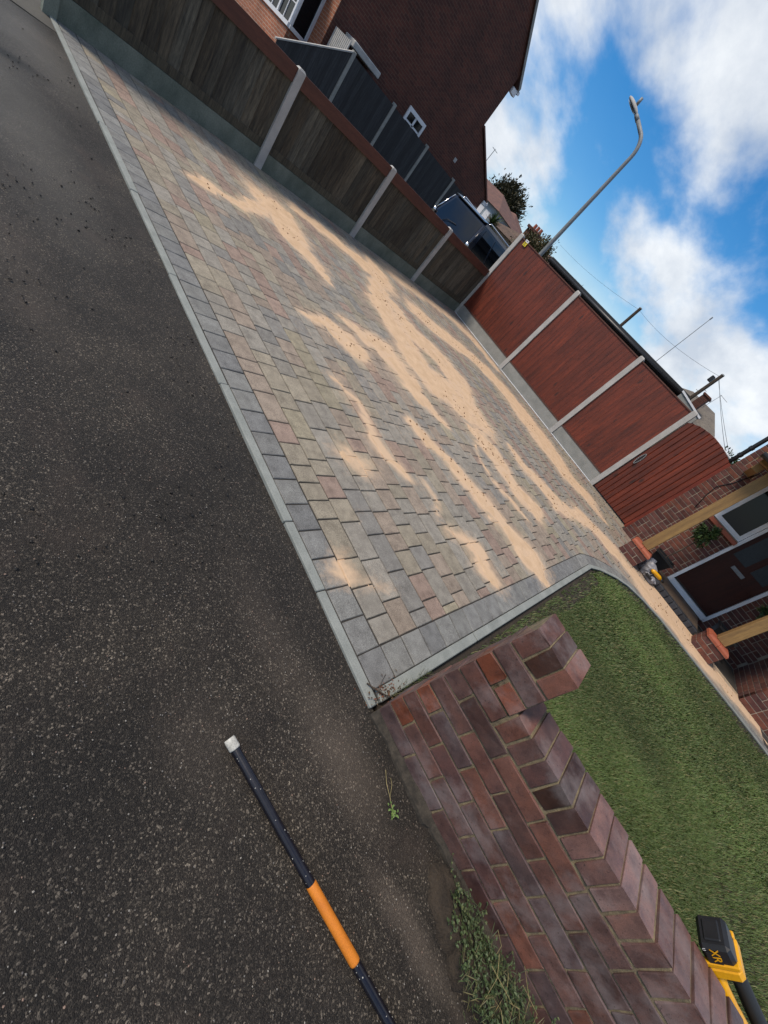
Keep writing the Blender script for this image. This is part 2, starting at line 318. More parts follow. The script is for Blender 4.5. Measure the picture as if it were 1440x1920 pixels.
m_door = M('dark brown door', (0.050, 0.012, 0.007), (0.028, 0.007, 0.005), 0.45, 0.06, 3, sv=(6, 6, 0.6), fine=20, bump=0.1, spec=0.2)
m_frost = M('frosted glass', (0.020, 0.028, 0.036), (0.013, 0.019, 0.026), 0.35, 0.05, 18, fine=60, bump=0.4, spec=0.3)
m_metal = M('galvanised steel', (0.23, 0.25, 0.26), (0.17, 0.185, 0.195), 0.55, 0.05, 3, fine=40, bump=0.05)
m_black = M('black plastic', (0.012, 0.012, 0.013), (0.007, 0.007, 0.008), 0.42, 0.06, 12, fine=200, bump=0.15, bd=0.0006)
m_rubber = M('rubber sleeve', (0.014, 0.015, 0.016), (0.009, 0.010, 0.011), 0.65, 0.06, 12, fine=200, bump=0.3)
m_yellow = M('yellow plastic', (0.72, 0.36, 0.003), (0.62, 0.29, 0.002), 0.38, 0.05, 6, fine=160, fdark=0.93, bump=0.05)
m_orange = M('orange grip', (0.62, 0.20, 0.012), (0.50, 0.15, 0.010), 0.62, 0.06, 10, fine=240, fdark=0.86, bump=0.25)
m_pole = M('black enamel', (0.009, 0.009, 0.015), (0.006, 0.006, 0.010), 0.28, 0.08, 25, fine=120, bump=0.12, bd=0.001)
m_tape = M('white tape', (0.55, 0.54, 0.49), (0.34, 0.34, 0.31), 0.75, 0.05, 40, fine=160, bump=0.5)
m_roof = M('roof tile', (0.16, 0.075, 0.055), (0.09, 0.045, 0.035), 0.85, 0.05, 2.5, fine=12, fdark=0.7, bump=0.5, bd=0.02)
m_roofg = M('grey roof tile', (0.17, 0.145, 0.115), (0.11, 0.095, 0.08), 0.85, 0.05, 1.5, fine=10, fdark=0.7, bump=0.5, bd=0.02)
m_felt = M('black roofing felt', (0.010, 0.011, 0.013), (0.006, 0.006, 0.007), 0.6, 0.1, 5, fine=80, bump=0.3)
m_paint = M('dark blue car paint', (0.004, 0.006, 0.016), (0.003, 0.0045, 0.012), 0.22, 0.02, 2, fine=10, fdark=0.99, bump=0, coat=0.25)
m_chrome = M('chrome', (0.62, 0.63, 0.65), (0.55, 0.56, 0.58), 0.15, 0.03, 5, fine=10, fdark=0.98, bump=0, metal=1.0)
m_terra = M('red coping tile', (0.36, 0.095, 0.045), (0.28, 0.07, 0.035), 0.6, 0.06, 12, fine=90, bump=0.2)
m_step = M('blue engineering brick', (0.030, 0.034, 0.042), (0.018, 0.020, 0.026), 0.5, 0.08, 12, fine=100, bump=0.3, tint='obj')
m_bark = M('bark', (0.07, 0.05, 0.035), (0.035, 0.026, 0.018), 0.9, 0.03, 12, sv=(1, 1, 0.4), fine=60, bump=0.8, bd=0.01)
m_bag = M('grey plastic bag', (0.30, 0.30, 0.32), (0.17, 0.17, 0.19), 0.35, 0.08, 20, fine=60, bump=0.4, bd=0.006)
m_stick = M('yellow sticker', (0.62, 0.50, 0.02), (0.58, 0.46, 0.02), 0.5, 0.03, 3, fine=20, fdark=0.95, bump=0)
m_gable = bricktex('gable brick', (0.095, 0.026, 0.015), (0.052, 0.015, 0.010), (0.105, 0.055, 0.038))
m_front = bricktex('orange brick', (0.33, 0.115, 0.055), (0.24, 0.085, 0.045), (0.34, 0.25, 0.19), plane='xz')
m_upper = bricktex('upper brick', (0.11, 0.045, 0.035), (0.08, 0.035, 0.03), (0.33, 0.27, 0.2), plane='xz')
m_white = M('white print', (0.7, 0.7, 0.7), None, 0.5, 0.02, 3, fine=20, fdark=0.95, bump=0)
m_stem = M('dry stem', (0.30, 0.24, 0.11), (0.16, 0.14, 0.06), 0.8, 0.05, 30, fine=100, bump=0.2)
m_foot = M('old concrete footway', (0.085, 0.08, 0.066), (0.055, 0.05, 0.042), 0.9, 0.04, 3, fine=90, bump=0.5, bd=0.004)
# ================================================================== SETTING
# ---- ground sheets
tag(MB().box(-700, 700, -700, 700, -0.30, -0.12).build('ground', m_foot), kind='structure')
def grid(name, x0, x1, y0, y1, step, zf, mat):
    nx = int((x1-x0)/step)+1; ny = int((y1-y0)/step)+1
    X, Y = np.meshgrid(np.linspace(x0, x1, nx), np.linspace(y0, y1, ny)); Z = zf(X, Y)
    me = bpy.data.meshes.new(name); V = np.stack([X, Y, Z], -1).reshape(-1, 3)
    I = np.arange(nx*ny).reshape(ny, nx); F = np.stack([I[:-1, :-1], I[:-1, 1:], I[1:, 1:], I[1:, :-1]], -1).reshape(-1, 4)
    me.from_pydata(V.tolist(), [], F.tolist()); me.materials.append(mat); me.polygons.foreach_set('use_smooth', [True]*len(me.polygons)); return me
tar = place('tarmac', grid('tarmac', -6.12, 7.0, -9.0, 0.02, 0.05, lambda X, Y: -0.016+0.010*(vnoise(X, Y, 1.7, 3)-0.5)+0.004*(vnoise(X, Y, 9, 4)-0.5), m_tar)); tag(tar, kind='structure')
tag(MB().box(-40, -6.13, -9, 0.0, -0.118, -0.012).build('footway', m_foot), kind='structure')
tag(MB().box(-40, -6.72, 0.0, 30, -0.118, -0.014).build('neighbour_drive', m_foot), kind='structure')
tag(MB().box(-6.70, 12, 8.2, 40, -0.118, -0.03).build('back_ground', m_soil), kind='structure')

# ---- swept sand: bands traced on the ground (strength, then x, y, half-width in metres)
SAND = [
 (1.0, (-4.54, 0.72, 0.048), (-4.62, 0.93, 0.104), (-4.63, 1.18, 0.094), (-4.89, 1.6, 0.143), (-5.18, 1.95, 0.168)),
 (1.0, (-5.27, 2.0, 0.452), (-5.01, 2.07, 0.285), (-4.62, 1.91, 0.186), (-4.37, 1.98, 0.237), (-3.99, 2.07, 0.057)),
 (1.0, (-5.89, 2.64, 0.211), (-5.78, 3.08, 0.23), (-5.57, 3.52, 0.284), (-5.4, 3.98, 0.501)),
 (1.0, (-5.75, 4.27, 0.3), (-4.5, 3.45, 0.213), (-4.14, 3.24, 0.315), (-3.6, 3.18, 0.338), (-3.11, 3.1, 0.375), (-2.8, 3.1, 0.456), (-2.62, 3.48, 0.491), (-2.36, 3.76, 0.485)),
 (0.6, (-6.12, 5.14, 0.513), (-6.13, 5.78, 0.357), (-6.17, 6.9, 0.146)),
 (1.0, (-4.53, 3.81, 0.207), (-3.83, 3.69, 0.395), (-3.61, 4.08, 0.44), (-3.27, 4.22, 0.388), (-2.87, 4.0, 0.35)),
 (1.0, (-4.87, 4.8, 0.456), (-4.64, 5.05, 0.393), (-4.56, 5.7, 0.312), (-4.28, 6.29, 0.398), (-3.95, 6.66, 0.472), (-3.33, 6.8, 0.559), (-2.72, 6.72, 0.667), (-2.16, 6.64, 0.62), (-1.63, 6.47, 0.476), (-1.22, 6.63, 0.373)),
 (0.6, (-6.11, 6.16, 0.226), (-5.94, 7.14, 0.295), (-5.46, 7.64, 0.359), (-4.59, 7.67, 0.232)),
 (1.0, (-3.07, 2.23, 0.252), (-2.93, 2.45, 0.294), (-2.67, 2.45, 0.24), (-2.46, 2.38, 0.17)),
 (1.0, (-2.42, 2.37, 0.187), (-2.25, 2.5, 0.133), (-2.05, 2.57, 0.113), (-2.01, 2.63, 0.085)),
 (1.0, (-1.8, 1.93, 0.091), (-1.59, 1.95, 0.122), (-1.4, 2.1, 0.136), (-1.24, 2.21, 0.157), (-1.03, 2.25, 0.168), (-0.85, 2.33, 0.168), (-0.65, 2.4, 0.17), (-0.47, 2.44, 0.197), (-0.29, 2.49, 0.226), (-0.11, 2.47, 0.164)),
 (1.0, (-1.87, 3.35, 0.202), (-1.79, 3.51, 0.274), (-1.52, 3.47, 0.212), (-1.25, 3.41, 0.213), (-1.04, 3.43, 0.22), (-0.86, 3.55, 0.226), (-0.69, 3.47, 0.109)),
 (0.75, (-1.78, 3.2, 0.045), (-1.53, 2.96, 0.053), (-1.23, 2.85, 0.071), (-1.04, 2.97, 0.073), (-0.82, 3.07, 0.093)),
 (0.8, (-1.86, 4.31, 0.143), (-1.54, 4.26, 0.182), (-1.26, 4.51, 0.209), (-1.05, 4.59, 0.252), (-0.83, 4.66, 0.252)),
 (1.0, (-0.85, 4.36, 0.092), (-0.76, 4.89, 0.111), (-0.61, 5.39, 0.229), (-0.26, 5.62, 0.3), (0.11, 5.72, 0.313)),
 (0.6, (-1.32, 6.51, 0.375), (-1.04, 6.74, 0.441), (-0.69, 6.6, 0.277)),
 (1.0, (0.11, 5.72, 0.237), (0.43, 5.78, 0.32), (0.79, 5.77, 0.452), (1.13, 6.09, 0.636), (1.46, 6.11, 0.705), (1.68, 5.89, 0.31), (2.04, 6.1, 0.235), (2.5, 6.23, 0.265), (3.03, 6.25, 0.269)),
 (0.9, (-2.19, 1.06, 0.042), (-2.1, 1.17, 0.053), (-1.93, 1.18, 0.052), (-1.71, 1.17, 0.078), (-1.54, 1.13, 0.129), (-1.4, 1.16, 0.124), (-1.25, 1.22, 0.081)),
 (0.6, (-1.3, 0.73, 0.135), (-1.23, 0.81, 0.123)),
 (0.75, (-1.32, 1.14, 0.079), (-1.21, 1.28, 0.065)),
 (0.7, (-1.2, 1.44, 0.055), (-1.02, 1.44, 0.064), (-0.84, 1.34, 0.033)),
 (1.0, (-0.72, 1.38, 0.024), (-0.57, 1.52, 0.077), (-0.44, 1.57, 0.137), (-0.27, 1.62, 0.117), (-0.21, 1.65, 0.051)),
 (0.85, (-0.6, 0.23, 0.066), (-0.54, 0.28, 0.066)),
 (0.5, (-0.52, 0.4, 0.061), (-0.43, 0.45, 0.044)),
 (0.5, (-0.94, 0.55, 0.023), (-0.85, 0.52, 0.018)),
 (0.95, (-2.93, 1.22, 0.06), (-2.97, 1.39, 0.093), (-2.96, 1.58, 0.195), (-2.84, 1.65, 0.228), (-2.69, 1.71, 0.175)),
 (0.9, (-3.27, 1.87, 0.074), (-3.19, 1.98, 0.113), (-3.02, 2.04, 0.148), (-2.96, 2.24, 0.151), (-2.83, 2.33, 0.196), (-2.65, 2.39, 0.247)),
 (0.55, (-2.36, 1.39, 0.017), (-2.21, 1.21, 0.023), (-2.16, 1.05, 0.027)),
 (1.0, (-5.57, 4.22, 0.19), (-4.65, 3.48, 0.167), (-4.1, 3.16, 0.164)),
 (0.5, (-0.96, 2.28, 0.038), (-0.7, 2.22, 0.061)),
 (0.13, (-2.69, 1.37, 0.836), (-1.91, 1.86, 0.861), (-1.21, 2.55, 0.849), (-0.8, 3.41, 0.546)),
]
def smask(x, y):
    x = np.asarray(x, float); y = np.asarray(y, float)
    wx = x+0.16*(vnoise(x, y, 4.5, 1)-0.5)+0.07*(vnoise(x, y, 14, 2)-0.5); wy = y+0.16*(vnoise(x, y, 4.5, 5)-0.5)+0.07*(vnoise(x, y, 14, 6)-0.5)
    m = np.zeros_like(x); halo = np.zeros_like(x)
    for b in SAND:
        s, p = b[0], b[1:]
        for (ax, ay, ar), (bx, by, br) in zip(p[:-1], p[1:]):
            dx, dy = bx-ax, by-ay; t = np.clip(((wx-ax)*dx+(wy-ay)*dy)/(dx*dx+dy*dy+1e-9), 0, 1)
            d = np.hypot(wx-ax-t*dx, wy-ay-t*dy); r = ar+(br-ar)*t
            ln = math.hypot(dx, dy)+1e-6; sdp = ((wx-ax)*dy-(wy-ay)*dx)/ln; sal = ((x-ax)*dx+(y-ay)*dy)/ln+ax*1.3
            br_ = 0.60+0.62*(0.65*vnoise(sdp, sal*0.10, 20, 61)+0.35*vnoise(sdp, sal*0.12, 47, 62))
            m = np.maximum(m, br_*s*np.clip((r*1.12+0.012-d)/(0.05+0.6*r), 0, 1)); halo = np.maximum(halo, s*0.36*np.clip((r*1.5+0.09-d)/(0.10+0.8*r), 0, 1))
    return np.maximum(m, halo)

# ---- block paved drive
KERB = [(0.015, 0.0), (0.015, 4.02), (0.10, 4.32), (0.27, 4.72), (0.46, 5.02), (0.72, 5.22), (1.04, 5.36), (1.74, 5.46), (2.41, 5.56), (3.4, 5.62)]
def offs(P, d):
    o = []
    for i, p in enumerate(P):
        a = Vector(P[max(i-1, 0)]); b = Vector(P[min(i+1, len(P)-1)]); t = (b-a).normalized(); o.append((p[0]-t.y*d, p[1]+t.x*d))
    return o
def along(P, step):
    d = [0]
    for a, b in zip(P[:-1], P[1:]): d.append(d[-1]+math.hypot(b[0]-a[0], b[1]-a[1]))
    n = max(1, round(d[-1]/step)); s = np.linspace(0, d[-1], n+1)
    return list(zip(np.interp(s, d, [p[0] for p in P]), np.interp(s, d, [p[1] for p in P])))
kin = offs(KERB, 0.05); bin_ = offs(KERB, 0.053); bout = offs(KERB, 0.203)
fx = lambda y: -6.50-0.0292*y                                       # face of the dark fence's gravel boards
drive = tag(thing('paved_driveway', None, None), kind='structure')
base = MB(); base.prism([(-6.75, 0.03, -0.10), (0.0, 0.03, -0.10), *[(x, y, -0.10) for x, y in KERB[1:]], (3.4, 7.7, -0.10), (-0.2, 7.7, -0.10), (-0.2, 8.3, -0.10), (-6.75, 8.3, -0.10)], (0, 0, 0.0935))
base.build('bedding', m_bed, drive)
PAL = [((0.228, 0.210, 0.182), 30), ((0.186, 0.177, 0.163), 12), ((0.240, 0.211, 0.165), 22), ((0.240, 0.196, 0.158), 20), ((0.238, 0.176, 0.145), 13), ((0.246, 0.217, 0.160), 3)]
PC = [c for c, k in PAL for _ in range(k)]
blocks = []                                                          # (quad corners, colour)
def shade(c, a=0.1):
    k = random.uniform(1-a, 1+a); return tuple(x*k for x in c)
g = 0.0036
pitch = 0.1522; y = 0.206; row = 0
xin = [p[0] for p in bout]; yin = [p[1] for p in bout]
def xr(yy):
    if yy < 4.0: return -0.188
    if yy < 5.80: return float(np.interp(yy, yin, xin))
    if yy < 6.50: return 2.9
    if yy < 7.60: return 0.34
    return -0.30
while y < 8.02:
    y1 = y+pitch; x = fx(y)+0.004+random.uniform(-0.0, 0.1); xs = [fx(y)+0.004, x+0.05]; last = None
    lim = lambda yy: xr(yy)
    far = max(lim(y), lim(y1-0.01))
    while xs[-1] < far:
        k = random.choices((0.118, 0.158, 0.236), (3, 4, 5))[0]; xs.append(xs[-1]+k)
    cprev = random.choice(PC)
    for a, b in zip(xs[:-1], xs[1:]):
        e0, e1 = lim(y), lim(y1-0.01)
        if a > max(e0, e1)-0.03: break
        b0, b1 = min(b, e0), min(b, e1)
        if b > min(e0, e1)-0.045: b0, b1 = e0, e1
        b0 = max(b0, a+0.012); b1 = max(b1, a+0.012)
        cprev = cprev if random.random() < 0.22 else random.choice(PC)
        blocks.append((((a+g, y+g), (b0-g, y+g), (b1-g, y1-g), (a+g, y1-g)), shade(cprev, 0.09)))
        if b0 >= e0 and b1 >= e1: break
    y = y1; row += 1
borders = []
GB = [(0.165, 0.165, 0.160), (0.182, 0.182, 0.174), (0.148, 0.149, 0.148)]
x = -0.186
while x > fx(0.1)+0.03:
    x0 = max(x-0.1555, fx(0.1)+0.004); borders.append((((x0+g, 0.053+g), (x-g, 0.053+g), (x-g, 0.203-g), (x0+g, 0.203-g)), shade(random.choice(GB)))); x = x0
pin = along([(-0.037, 0.053)]+bin_[1:], 0.152); pout = along([(-0.187, 0.053)]+bout[1:], 0.152)
nb = len(pin)-1; pout = along([(-0.187, 0.053)]+bout[1:], 0.152)
def resample(P, n):
    d = [0]
    for a, b in zip(P[:-1], P[1:]): d.append(d[-1]+math.hypot(b[0]-a[0], b[1]-a[1]))
    s = np.linspace(0, d[-1], n+1); return list(zip(np.interp(s, d, [p[0] for p in P]), np.interp(s, d, [p[1] for p in P])))
pout = resample(pout, nb)
for i in range(nb):
    a, b, c, d = pout[i], pin[i], pin[i+1], pout[i+1]
    ce = ((a[0]+b[0]+c[0]+d[0])/4, (a[1]+b[1]+c[1]+d[1])/4)
    sh = lambda p: (p[0]+(ce[0]-p[0])*0.04, p[1]+(ce[1]-p[1])*0.04)
    borders.append((tuple(sh(p) for p in (a, b, c, d)), shade(random.choice(GB))))
NU, NV = 5, 4
def paver_geo(q, H=0.05):
    q = [Vector(p) for p in q]; ce = sum(q, Vector((0, 0)))/4; zt = random.uniform(-0.0011, 0.0011); tx, ty = random.uniform(-0.006, 0.006), random.uniform(-0.006, 0.006)
    w = (q[1]-q[0]).length; h = (q[3]-q[0]).length; ch = min(0.0035, 0.2*min(w, h))
    z = lambda p, d: zt+tx*(p.x-ce.x)+ty*(p.y-ce.y)-d
    def pt(u, v): return q[0]*(1-u)*(1-v)+q[1]*u*(1-v)+q[2]*u*v+q[3]*(1-u)*v
    us = [ch/max(w, .02)+(1-2*ch/max(w, .02))*i/(NU-1) for i in range(NU)]; vs_ = [ch/max(h, .02)+(1-2*ch/max(h, .02))*j/(NV-1) for j in range(NV)]
    V = []
    for j in range(NV):
        for i in range(NU): p = pt(us[i], vs_[j]); V.append((p.x, p.y, z(p, 0)))
    F = [(j*NU+i, j*NU+i+1, (j+1)*NU+i+1, (j+1)*NU+i) for j in range(NV-1) for i in range(NU-1)]
    per = [(i, 0) for i in range(NU)]+[(NU-1, j) for j in range(1, NV)]+[(i, NV-1) for i in range(NU-2, -1, -1)]+[(0, j) for j in range(NV-2, 0, -1)]
    o = len(V); n = len(per)
    for d, st in ((0.0032, 1), (H, 2)):
        for i, j in per:
            u = 0 if i == 0 else 1 if i == NU-1 else us[i]; v = 0 if j == 0 else 1 if j == NV-1 else vs_[j]
            p = pt(u, v); jx = random.uniform(-.0008, .0008) if st == 1 else 0; V.append((p.x+jx, p.y+jx, z(p, d)))
    ti = [j*NU+i for i, j in per]
    for k in range(n):
        k2 = (k+1) % n; F.append((ti[k], o+k, o+k2, ti[k2])); F.append((o+k, o+n+k, o+n+k2, o+k2))
    return V, F
def finish_pavers(name, V, F, C, smask_v):
    me = bpy.data.meshes.new(name); me.from_pydata(V, [], F); me.materials.append(m_pav)
    a = me.color_attributes.new('Col', 'FLOAT_COLOR', 'POINT'); a.data.foreach_set('color', np.array(C, np.float32).ravel())
    s = me.attributes.new('Sand', 'FLOAT', 'POINT'); s.data.foreach_set('value', smask_v.astype(np.float32)); return me
def lay(name, lst, parent, nmax):
    cam2 = Vector((CAM.x, CAM.y))
    lst = sorted(lst, key=lambda b: (Vector(b[0][0])-cam2).length)
    geo = [paver_geo(q) for q, c in lst]
    allv = np.array([p for V, F in geo for p in V]); sm = smask(allv[:, 0], allv[:, 1]); o = 0
    SV, SF, SC, SS = [], [], [], []
    for k, ((V, F), (q, c)) in enumerate(zip(geo, lst)):
        n = len(V); s = sm[o:o+n]; o += n
        if k < nmax: place(name, finish_pavers(name, V, F, [(*c, 1)]*n, s), parent)
        else:
            b = len(SV); SV += V; SF += [tuple(b+i for i in f) for f in F]; SC += [(*c, 1)]*n; SS.append(s)
    if SV:
        ob = place('far_'+name+'s', finish_pavers('far_'+name+'s', SV, SF, SC, np.concatenate(SS)), parent); tag(ob, kind='stuff')
lay('paving_block', blocks, drive, 300)
lay('border_block', borders, drive, 300)

# ---- loose sand sheet, rises out of the joints where the sweeping left it thick
st = 0.0125
gx_ = np.arange(-6.6, 3.0, st); gy_ = np.arange(0.2, 8.05, st); GX, GY = np.meshgrid(gx_, gy_)
lowx, lowy = GX[::4, ::4], GY[::4, ::4]; lm = smask(lowx, lowy); big = np.kron(lm, np.ones((4, 4)))[:GX.shape[0], :GX.shape[1]] > 0.12
kx = np.array([p[0] for p in bin_]); ky = np.array([p[1] for p in bin_])
inside = (GX > fx(GY)+0.01) & np.where(GX < -0.04, True, GY > np.interp(GX, kx[1:], ky[1:])+0.02) & ~((GX > -0.04) & (GY > 6.05))
sel = np.zeros(GX.shape, bool); sel[big & inside] = True
SM = np.zeros(GX.shape); SM[sel] = smask(GX[sel], GY[sel])
nn = vnoise(GX, GY, 9, 11)*0.5+vnoise(GX, GY, 28, 12)*0.3+vnoise(GX, GY, 70, 13)*0.2
nn = 0.45*vnoise(GX+0.6*GY, GY-0.6*GX, 5, 15)+0.3*nn+0.25*vnoise(GX, GY, 18, 16); hh = np.clip(SM+1.25*(nn-0.56), 0, 1); hh = hh*hh*(3-2*hh)
Z = -0.0078+0.0108*hh+0.0034*(nn-0.5)+0.004*np.clip(SM-0.75, 0, 1)*vnoise(GX, GY, 6, 14)
keep = sel[:-1, :-1] & sel[1:, :-1] & sel[:-1, 1:] & sel[1:, 1:] & (SM[:-1, :-1] > 0.35)
I = np.arange(GX.size).reshape(GX.shape); F = np.stack([I[:-1, :-1][keep], I[:-1, 1:][keep], I[1:, 1:][keep], I[1:, :-1][keep]], -1)
used, invx = np.unique(F, return_inverse=True); V = np.stack([GX.ravel()[used], GY.ravel()[used], Z.ravel()[used]], -1)
me = bpy.data.meshes.new('swept_sand'); me.from_pydata(V.tolist(), [], invx.reshape(-1, 4).tolist()); me.materials.append(m_sand); me.polygons.foreach_set('use_smooth', [True]*len(me.polygons))
tag(place('swept_sand', me), 'pale orange sand swept in streaks across the block paving', 'sand', kind='stuff')
# brown crumbs in the sand
cr_ = MB(); spots = V[rng.integers(0, len(V), 6000)]; keepn = (vnoise(spots[:, 0], spots[:, 1], 3.0, 21) > 0.66) & (smask(spots[:, 0], spots[:, 1]) > 0.6)
for p in spots[keepn][:420]:
    r = random.uniform(0.003, 0.011); cr_.ball((p[0]+random.gauss(0, .012), p[1]+random.gauss(0, .012), p[2]+r*0.3), r, r*random.uniform(.6, 1), r*0.55, 5, 4, jit=0.25)
m_crumb = M('damp sand crumb', (0.22, 0.115, 0.045), (0.14, 0.07, 0.03), 0.95, 0.02, 30, fine=200, bump=0.3)
tag(cr_.build('sand_crumbs', m_crumb), 'small damp brown crumbs lying in the swept sand', 'crumbs', kind='stuff')

# ---- concrete edging kerbs
kerb = tag(thing('kerb', None, None), kind='structure')
jx = [0.015, -0.50, -0.865, -1.76, -2.70, -3.62, -4.54, -5.46, fx(0)-0.02]
for a, b in zip(jx[:-1], jx[1:]):
    dy = random.uniform(-0.003, 0.003); MB().cbox(b+0.002, a-0.002, 0.0+dy, 0.050+dy, -0.11, random.uniform(-0.001, 0.003), 0.004).build('edging_stone', m_kerb, kerb)
po, pi_ = along(KERB, 0.3), None
cuts = [0.06, 0.95, 1.55, 2.45, 3.35, 4.02]
for a, b in zip(cuts[:-1], cuts[1:]): MB().cbox(-0.036, 0.016, a+0.002, b-0.002, -0.11, random.uniform(0.002, 0.008), 0.004).build('edging_stone', m_kerb, kerb)
kp = [(0.015, 4.02)]+KERB[2:]; ki = offs(kp, 0.05)
for i in range(len(kp)-1):
    a, b, c, d = kp[i], kp[i+1], ki[i+1], ki[i]
    MB().prism([(p[0], p[1], -0.11) for p in (a, b, c, d)], (0, 0, 0.114)).build('edging_stone', m_kerb, kerb)

# ---- lawn
kerby = lambda x: float(np.interp(x, [p[0] for p in KERB[1:]], [p[1] for p in KERB[1:]]))
WY = lambda x: 0.028+0.035*(x-0.03)                                  # street face of the brick wall
lw = MB(); P = [(0.016, 0.05), *[(x+0.002, y_) for x, y_ in KERB[1:]], (3.4, 0.05)]
lw.prism([(x, y_, -0.115) for x, y_ in P][::-1], (0, 0, 0.088)); tag(lw.build('lawn_soil', m_soil), kind='structure')
def blades(n, xa, xb, ya, yb, hmin, hmax, wd):
    x = rng.uniform(xa, xb, n); y = rng.uniform(ya, yb, n); ky_ = np.interp(x, [p[0] for p in KERB[1:]], [p[1] for p in KERB[1:]])
    edge = np.minimum(ky_-y, np.where(y < 4.0, (x-0.03)*1.2, 9)); patch = vnoise(x, y, 2.2, 31)
    bare = (edge < 0.16+0.1*vnoise(x, y, 7, 33)) & (rng.random(n) < 0.86)
    ok = (edge > 0.015) & ~bare & (y > 0.235+0.035*x); return x[ok], y[ok], patch[ok]
parts_ = [blades(330000, 0.05, 1.9, 0.24, 2.6, 0, 0, 0), blades(60000, 1.9, 3.3, 0.24, 2.6, 0, 0, 0), blades(190000, 0.05, 3.3, 2.6, 5.6, 0, 0, 0)]
x, y, pt_ = (np.concatenate([p[i] for p in parts_]) for i in range(3)); n = len(x)
h = rng.uniform(0.012, 0.032, n)*(0.75+0.5*pt_)*np.where(rng.random(n) < 0.03, 1.6, 1); th = rng.uniform(0, 2*np.pi, n); le = rng.uniform(0.2, 1.3, n)*h; wdt = rng.uniform(0.0009, 0.0018, n)*np.where(y > 2.6, 1.7, 1.0)
lx, ly = np.cos(th)*le+0.006, np.sin(th)*le; px, py = -np.sin(th)*wdt, np.cos(th)*wdt; z0 = np.full(n, -0.027)
Vg = np.empty((n, 5, 3)); Vg[:, 0] = np.stack([x+px, y+py, z0], 1); Vg[:, 1] = np.stack([x-px, y-py, z0], 1)
Vg[:, 2] = np.stack([x-px*.8+lx*.4, y-py*.8+ly*.4, z0+h*.62], 1); Vg[:, 3] = np.stack([x+px*.8+lx*.4, y+py*.8+ly*.4, z0+h*.62], 1); Vg[:, 4] = np.stack([x+lx, y+ly, z0+h], 1)
me = bpy.data.meshes.new('grass'); me.vertices.add(n*5); me.vertices.foreach_set('co', Vg.ravel())
b5 = np.arange(n)[:, None]*5; loops = np.concatenate([b5+np.array([[0, 1, 2, 3]]), b5+np.array([[3, 2, 4]])], 1).ravel()
me.loops.add(n*7); me.loops.foreach_set('vertex_index', loops); me.polygons.add(n*2)
ls = (np.arange(n)[:, None]*7+np.array([[0, 4]])).ravel(); me.polygons.foreach_set('loop_start', ls)
me.update(); me.validate(); me.materials.append(m_leaf)
k = rng.random(n); gcol = np.stack([0.060+0.055*k, 0.098+0.070*k, 0.024+0.018*k], 1)*(0.52+0.55*pt_)[:, None]*(0.75+0.4*vnoise(x, y, 0.9, 35))[:, None]
dry = rng.random(n) < 0.13; gcol[dry] = np.array([0.20, 0.18, 0.075])*rng.uniform(0.6, 1.1, (dry.sum(), 1))
a = me.color_attributes.new('Col', 'FLOAT_COLOR', 'POINT'); a.data.foreach_set('color', np.repeat(np.concatenate([gcol, np.ones((n, 1))], 1), 5, 0).astype(np.float32).ravel())
tag(place('grass', me), 'short green lawn grass between the brick wall and the path', 'grass', kind='stuff')

# ---- loose chips and dirt on the tarmac
def scatter(name, n, xa, xb, ya, yb, r0_, r1_, cols_, label, cat, dens=None):
    b = MB()
    for _ in range(n):
        x_, y_ = random.uniform(xa, xb), random.uniform(ya, yb)
        if dens and random.random() > dens(x_, y_): continue
        r = random.uniform(r0_, r1_)**1.0; b.ball((x_, y_, -0.013+r*0.2), r, r*random.uniform(.55, 1), r*.6, 5, 4, c=random.choice(cols_), jit=.3)
    return tag(b.build(name, m_leaf, attr=True), label, cat, kind='stuff')
scatter('stone_chips', 2600, -1.6, 1.3, -1.1, -0.03, 0.0009, 0.0026, [(0.16, 0.15, 0.135), (0.26, 0.24, 0.21), (0.10, 0.09, 0.085), (0.22, 0.15, 0.115)], 'tiny pale stone chips scattered over the dark tarmac', 'chips')
scatter('dirt_crumbs', 1100, -5.6, -0.6, -0.95, -0.02, 0.002, 0.0075, [(0.010, 0.009, 0.008), (0.016, 0.013, 0.010)], 'small dark crumbs of dirt scattered along the tarmac', 'crumbs', lambda x_, y_: 0.04+0.8*(vnoise(x_, y_, 2.6, 41) > 0.68))
# ================================================================== BRICK GARDEN WALL
wall = thing('garden_wall', 'low brown brick garden wall with brick-on-edge coping and raised end pier', 'wall', (0.03, 0.1, 0))
BC = [(0.115, 0.052, 0.041), (0.098, 0.054, 0.048), (0.108, 0.058, 0.050), (0.082, 0.043, 0.040), (0.125, 0.054, 0.039), (0.100, 0.047, 0.038), (0.080, 0.051, 0.050), (0.072, 0.038, 0.033)]
BO = (0.165, 0.052, 0.028); BD = (0.045, 0.020, 0.014)
def var_bricks(lx, ly, lz, k=3, b=0.0025, j=0.0026):
    ms = []
    for _ in range(k):
        q = MB(); q.cbox(-lx/2, lx/2, -ly/2, ly/2, -lz/2, lz/2, b)
        q.v = [(a+random.uniform(-j, j), c+random.uniform(-j, j), d+random.uniform(-j, j)) for a, c, d in q.v]; ms.append(q.mesh('brick', m_brick))
    return ms
YAW = math.atan(0.035)
def wpt(s, dpt, z): return (0.03+s*math.cos(YAW)-dpt*math.sin(YAW), 0.028+s*math.sin(YAW)+dpt*math.cos(YAW), z)   # along wall, depth, height
CH, BL, BJ, BWD = 0.0725, 0.190, 0.008, 0.092
full = var_bricks(BL, BWD, CH-BJ, 4); half = var_bricks(0.091, BWD, CH-BJ, 3); edge = var_bricks(0.0605, 0.187, 0.100, 4); headr = var_bricks(BWD, 0.187, CH-BJ, 2)
WL = 2.6
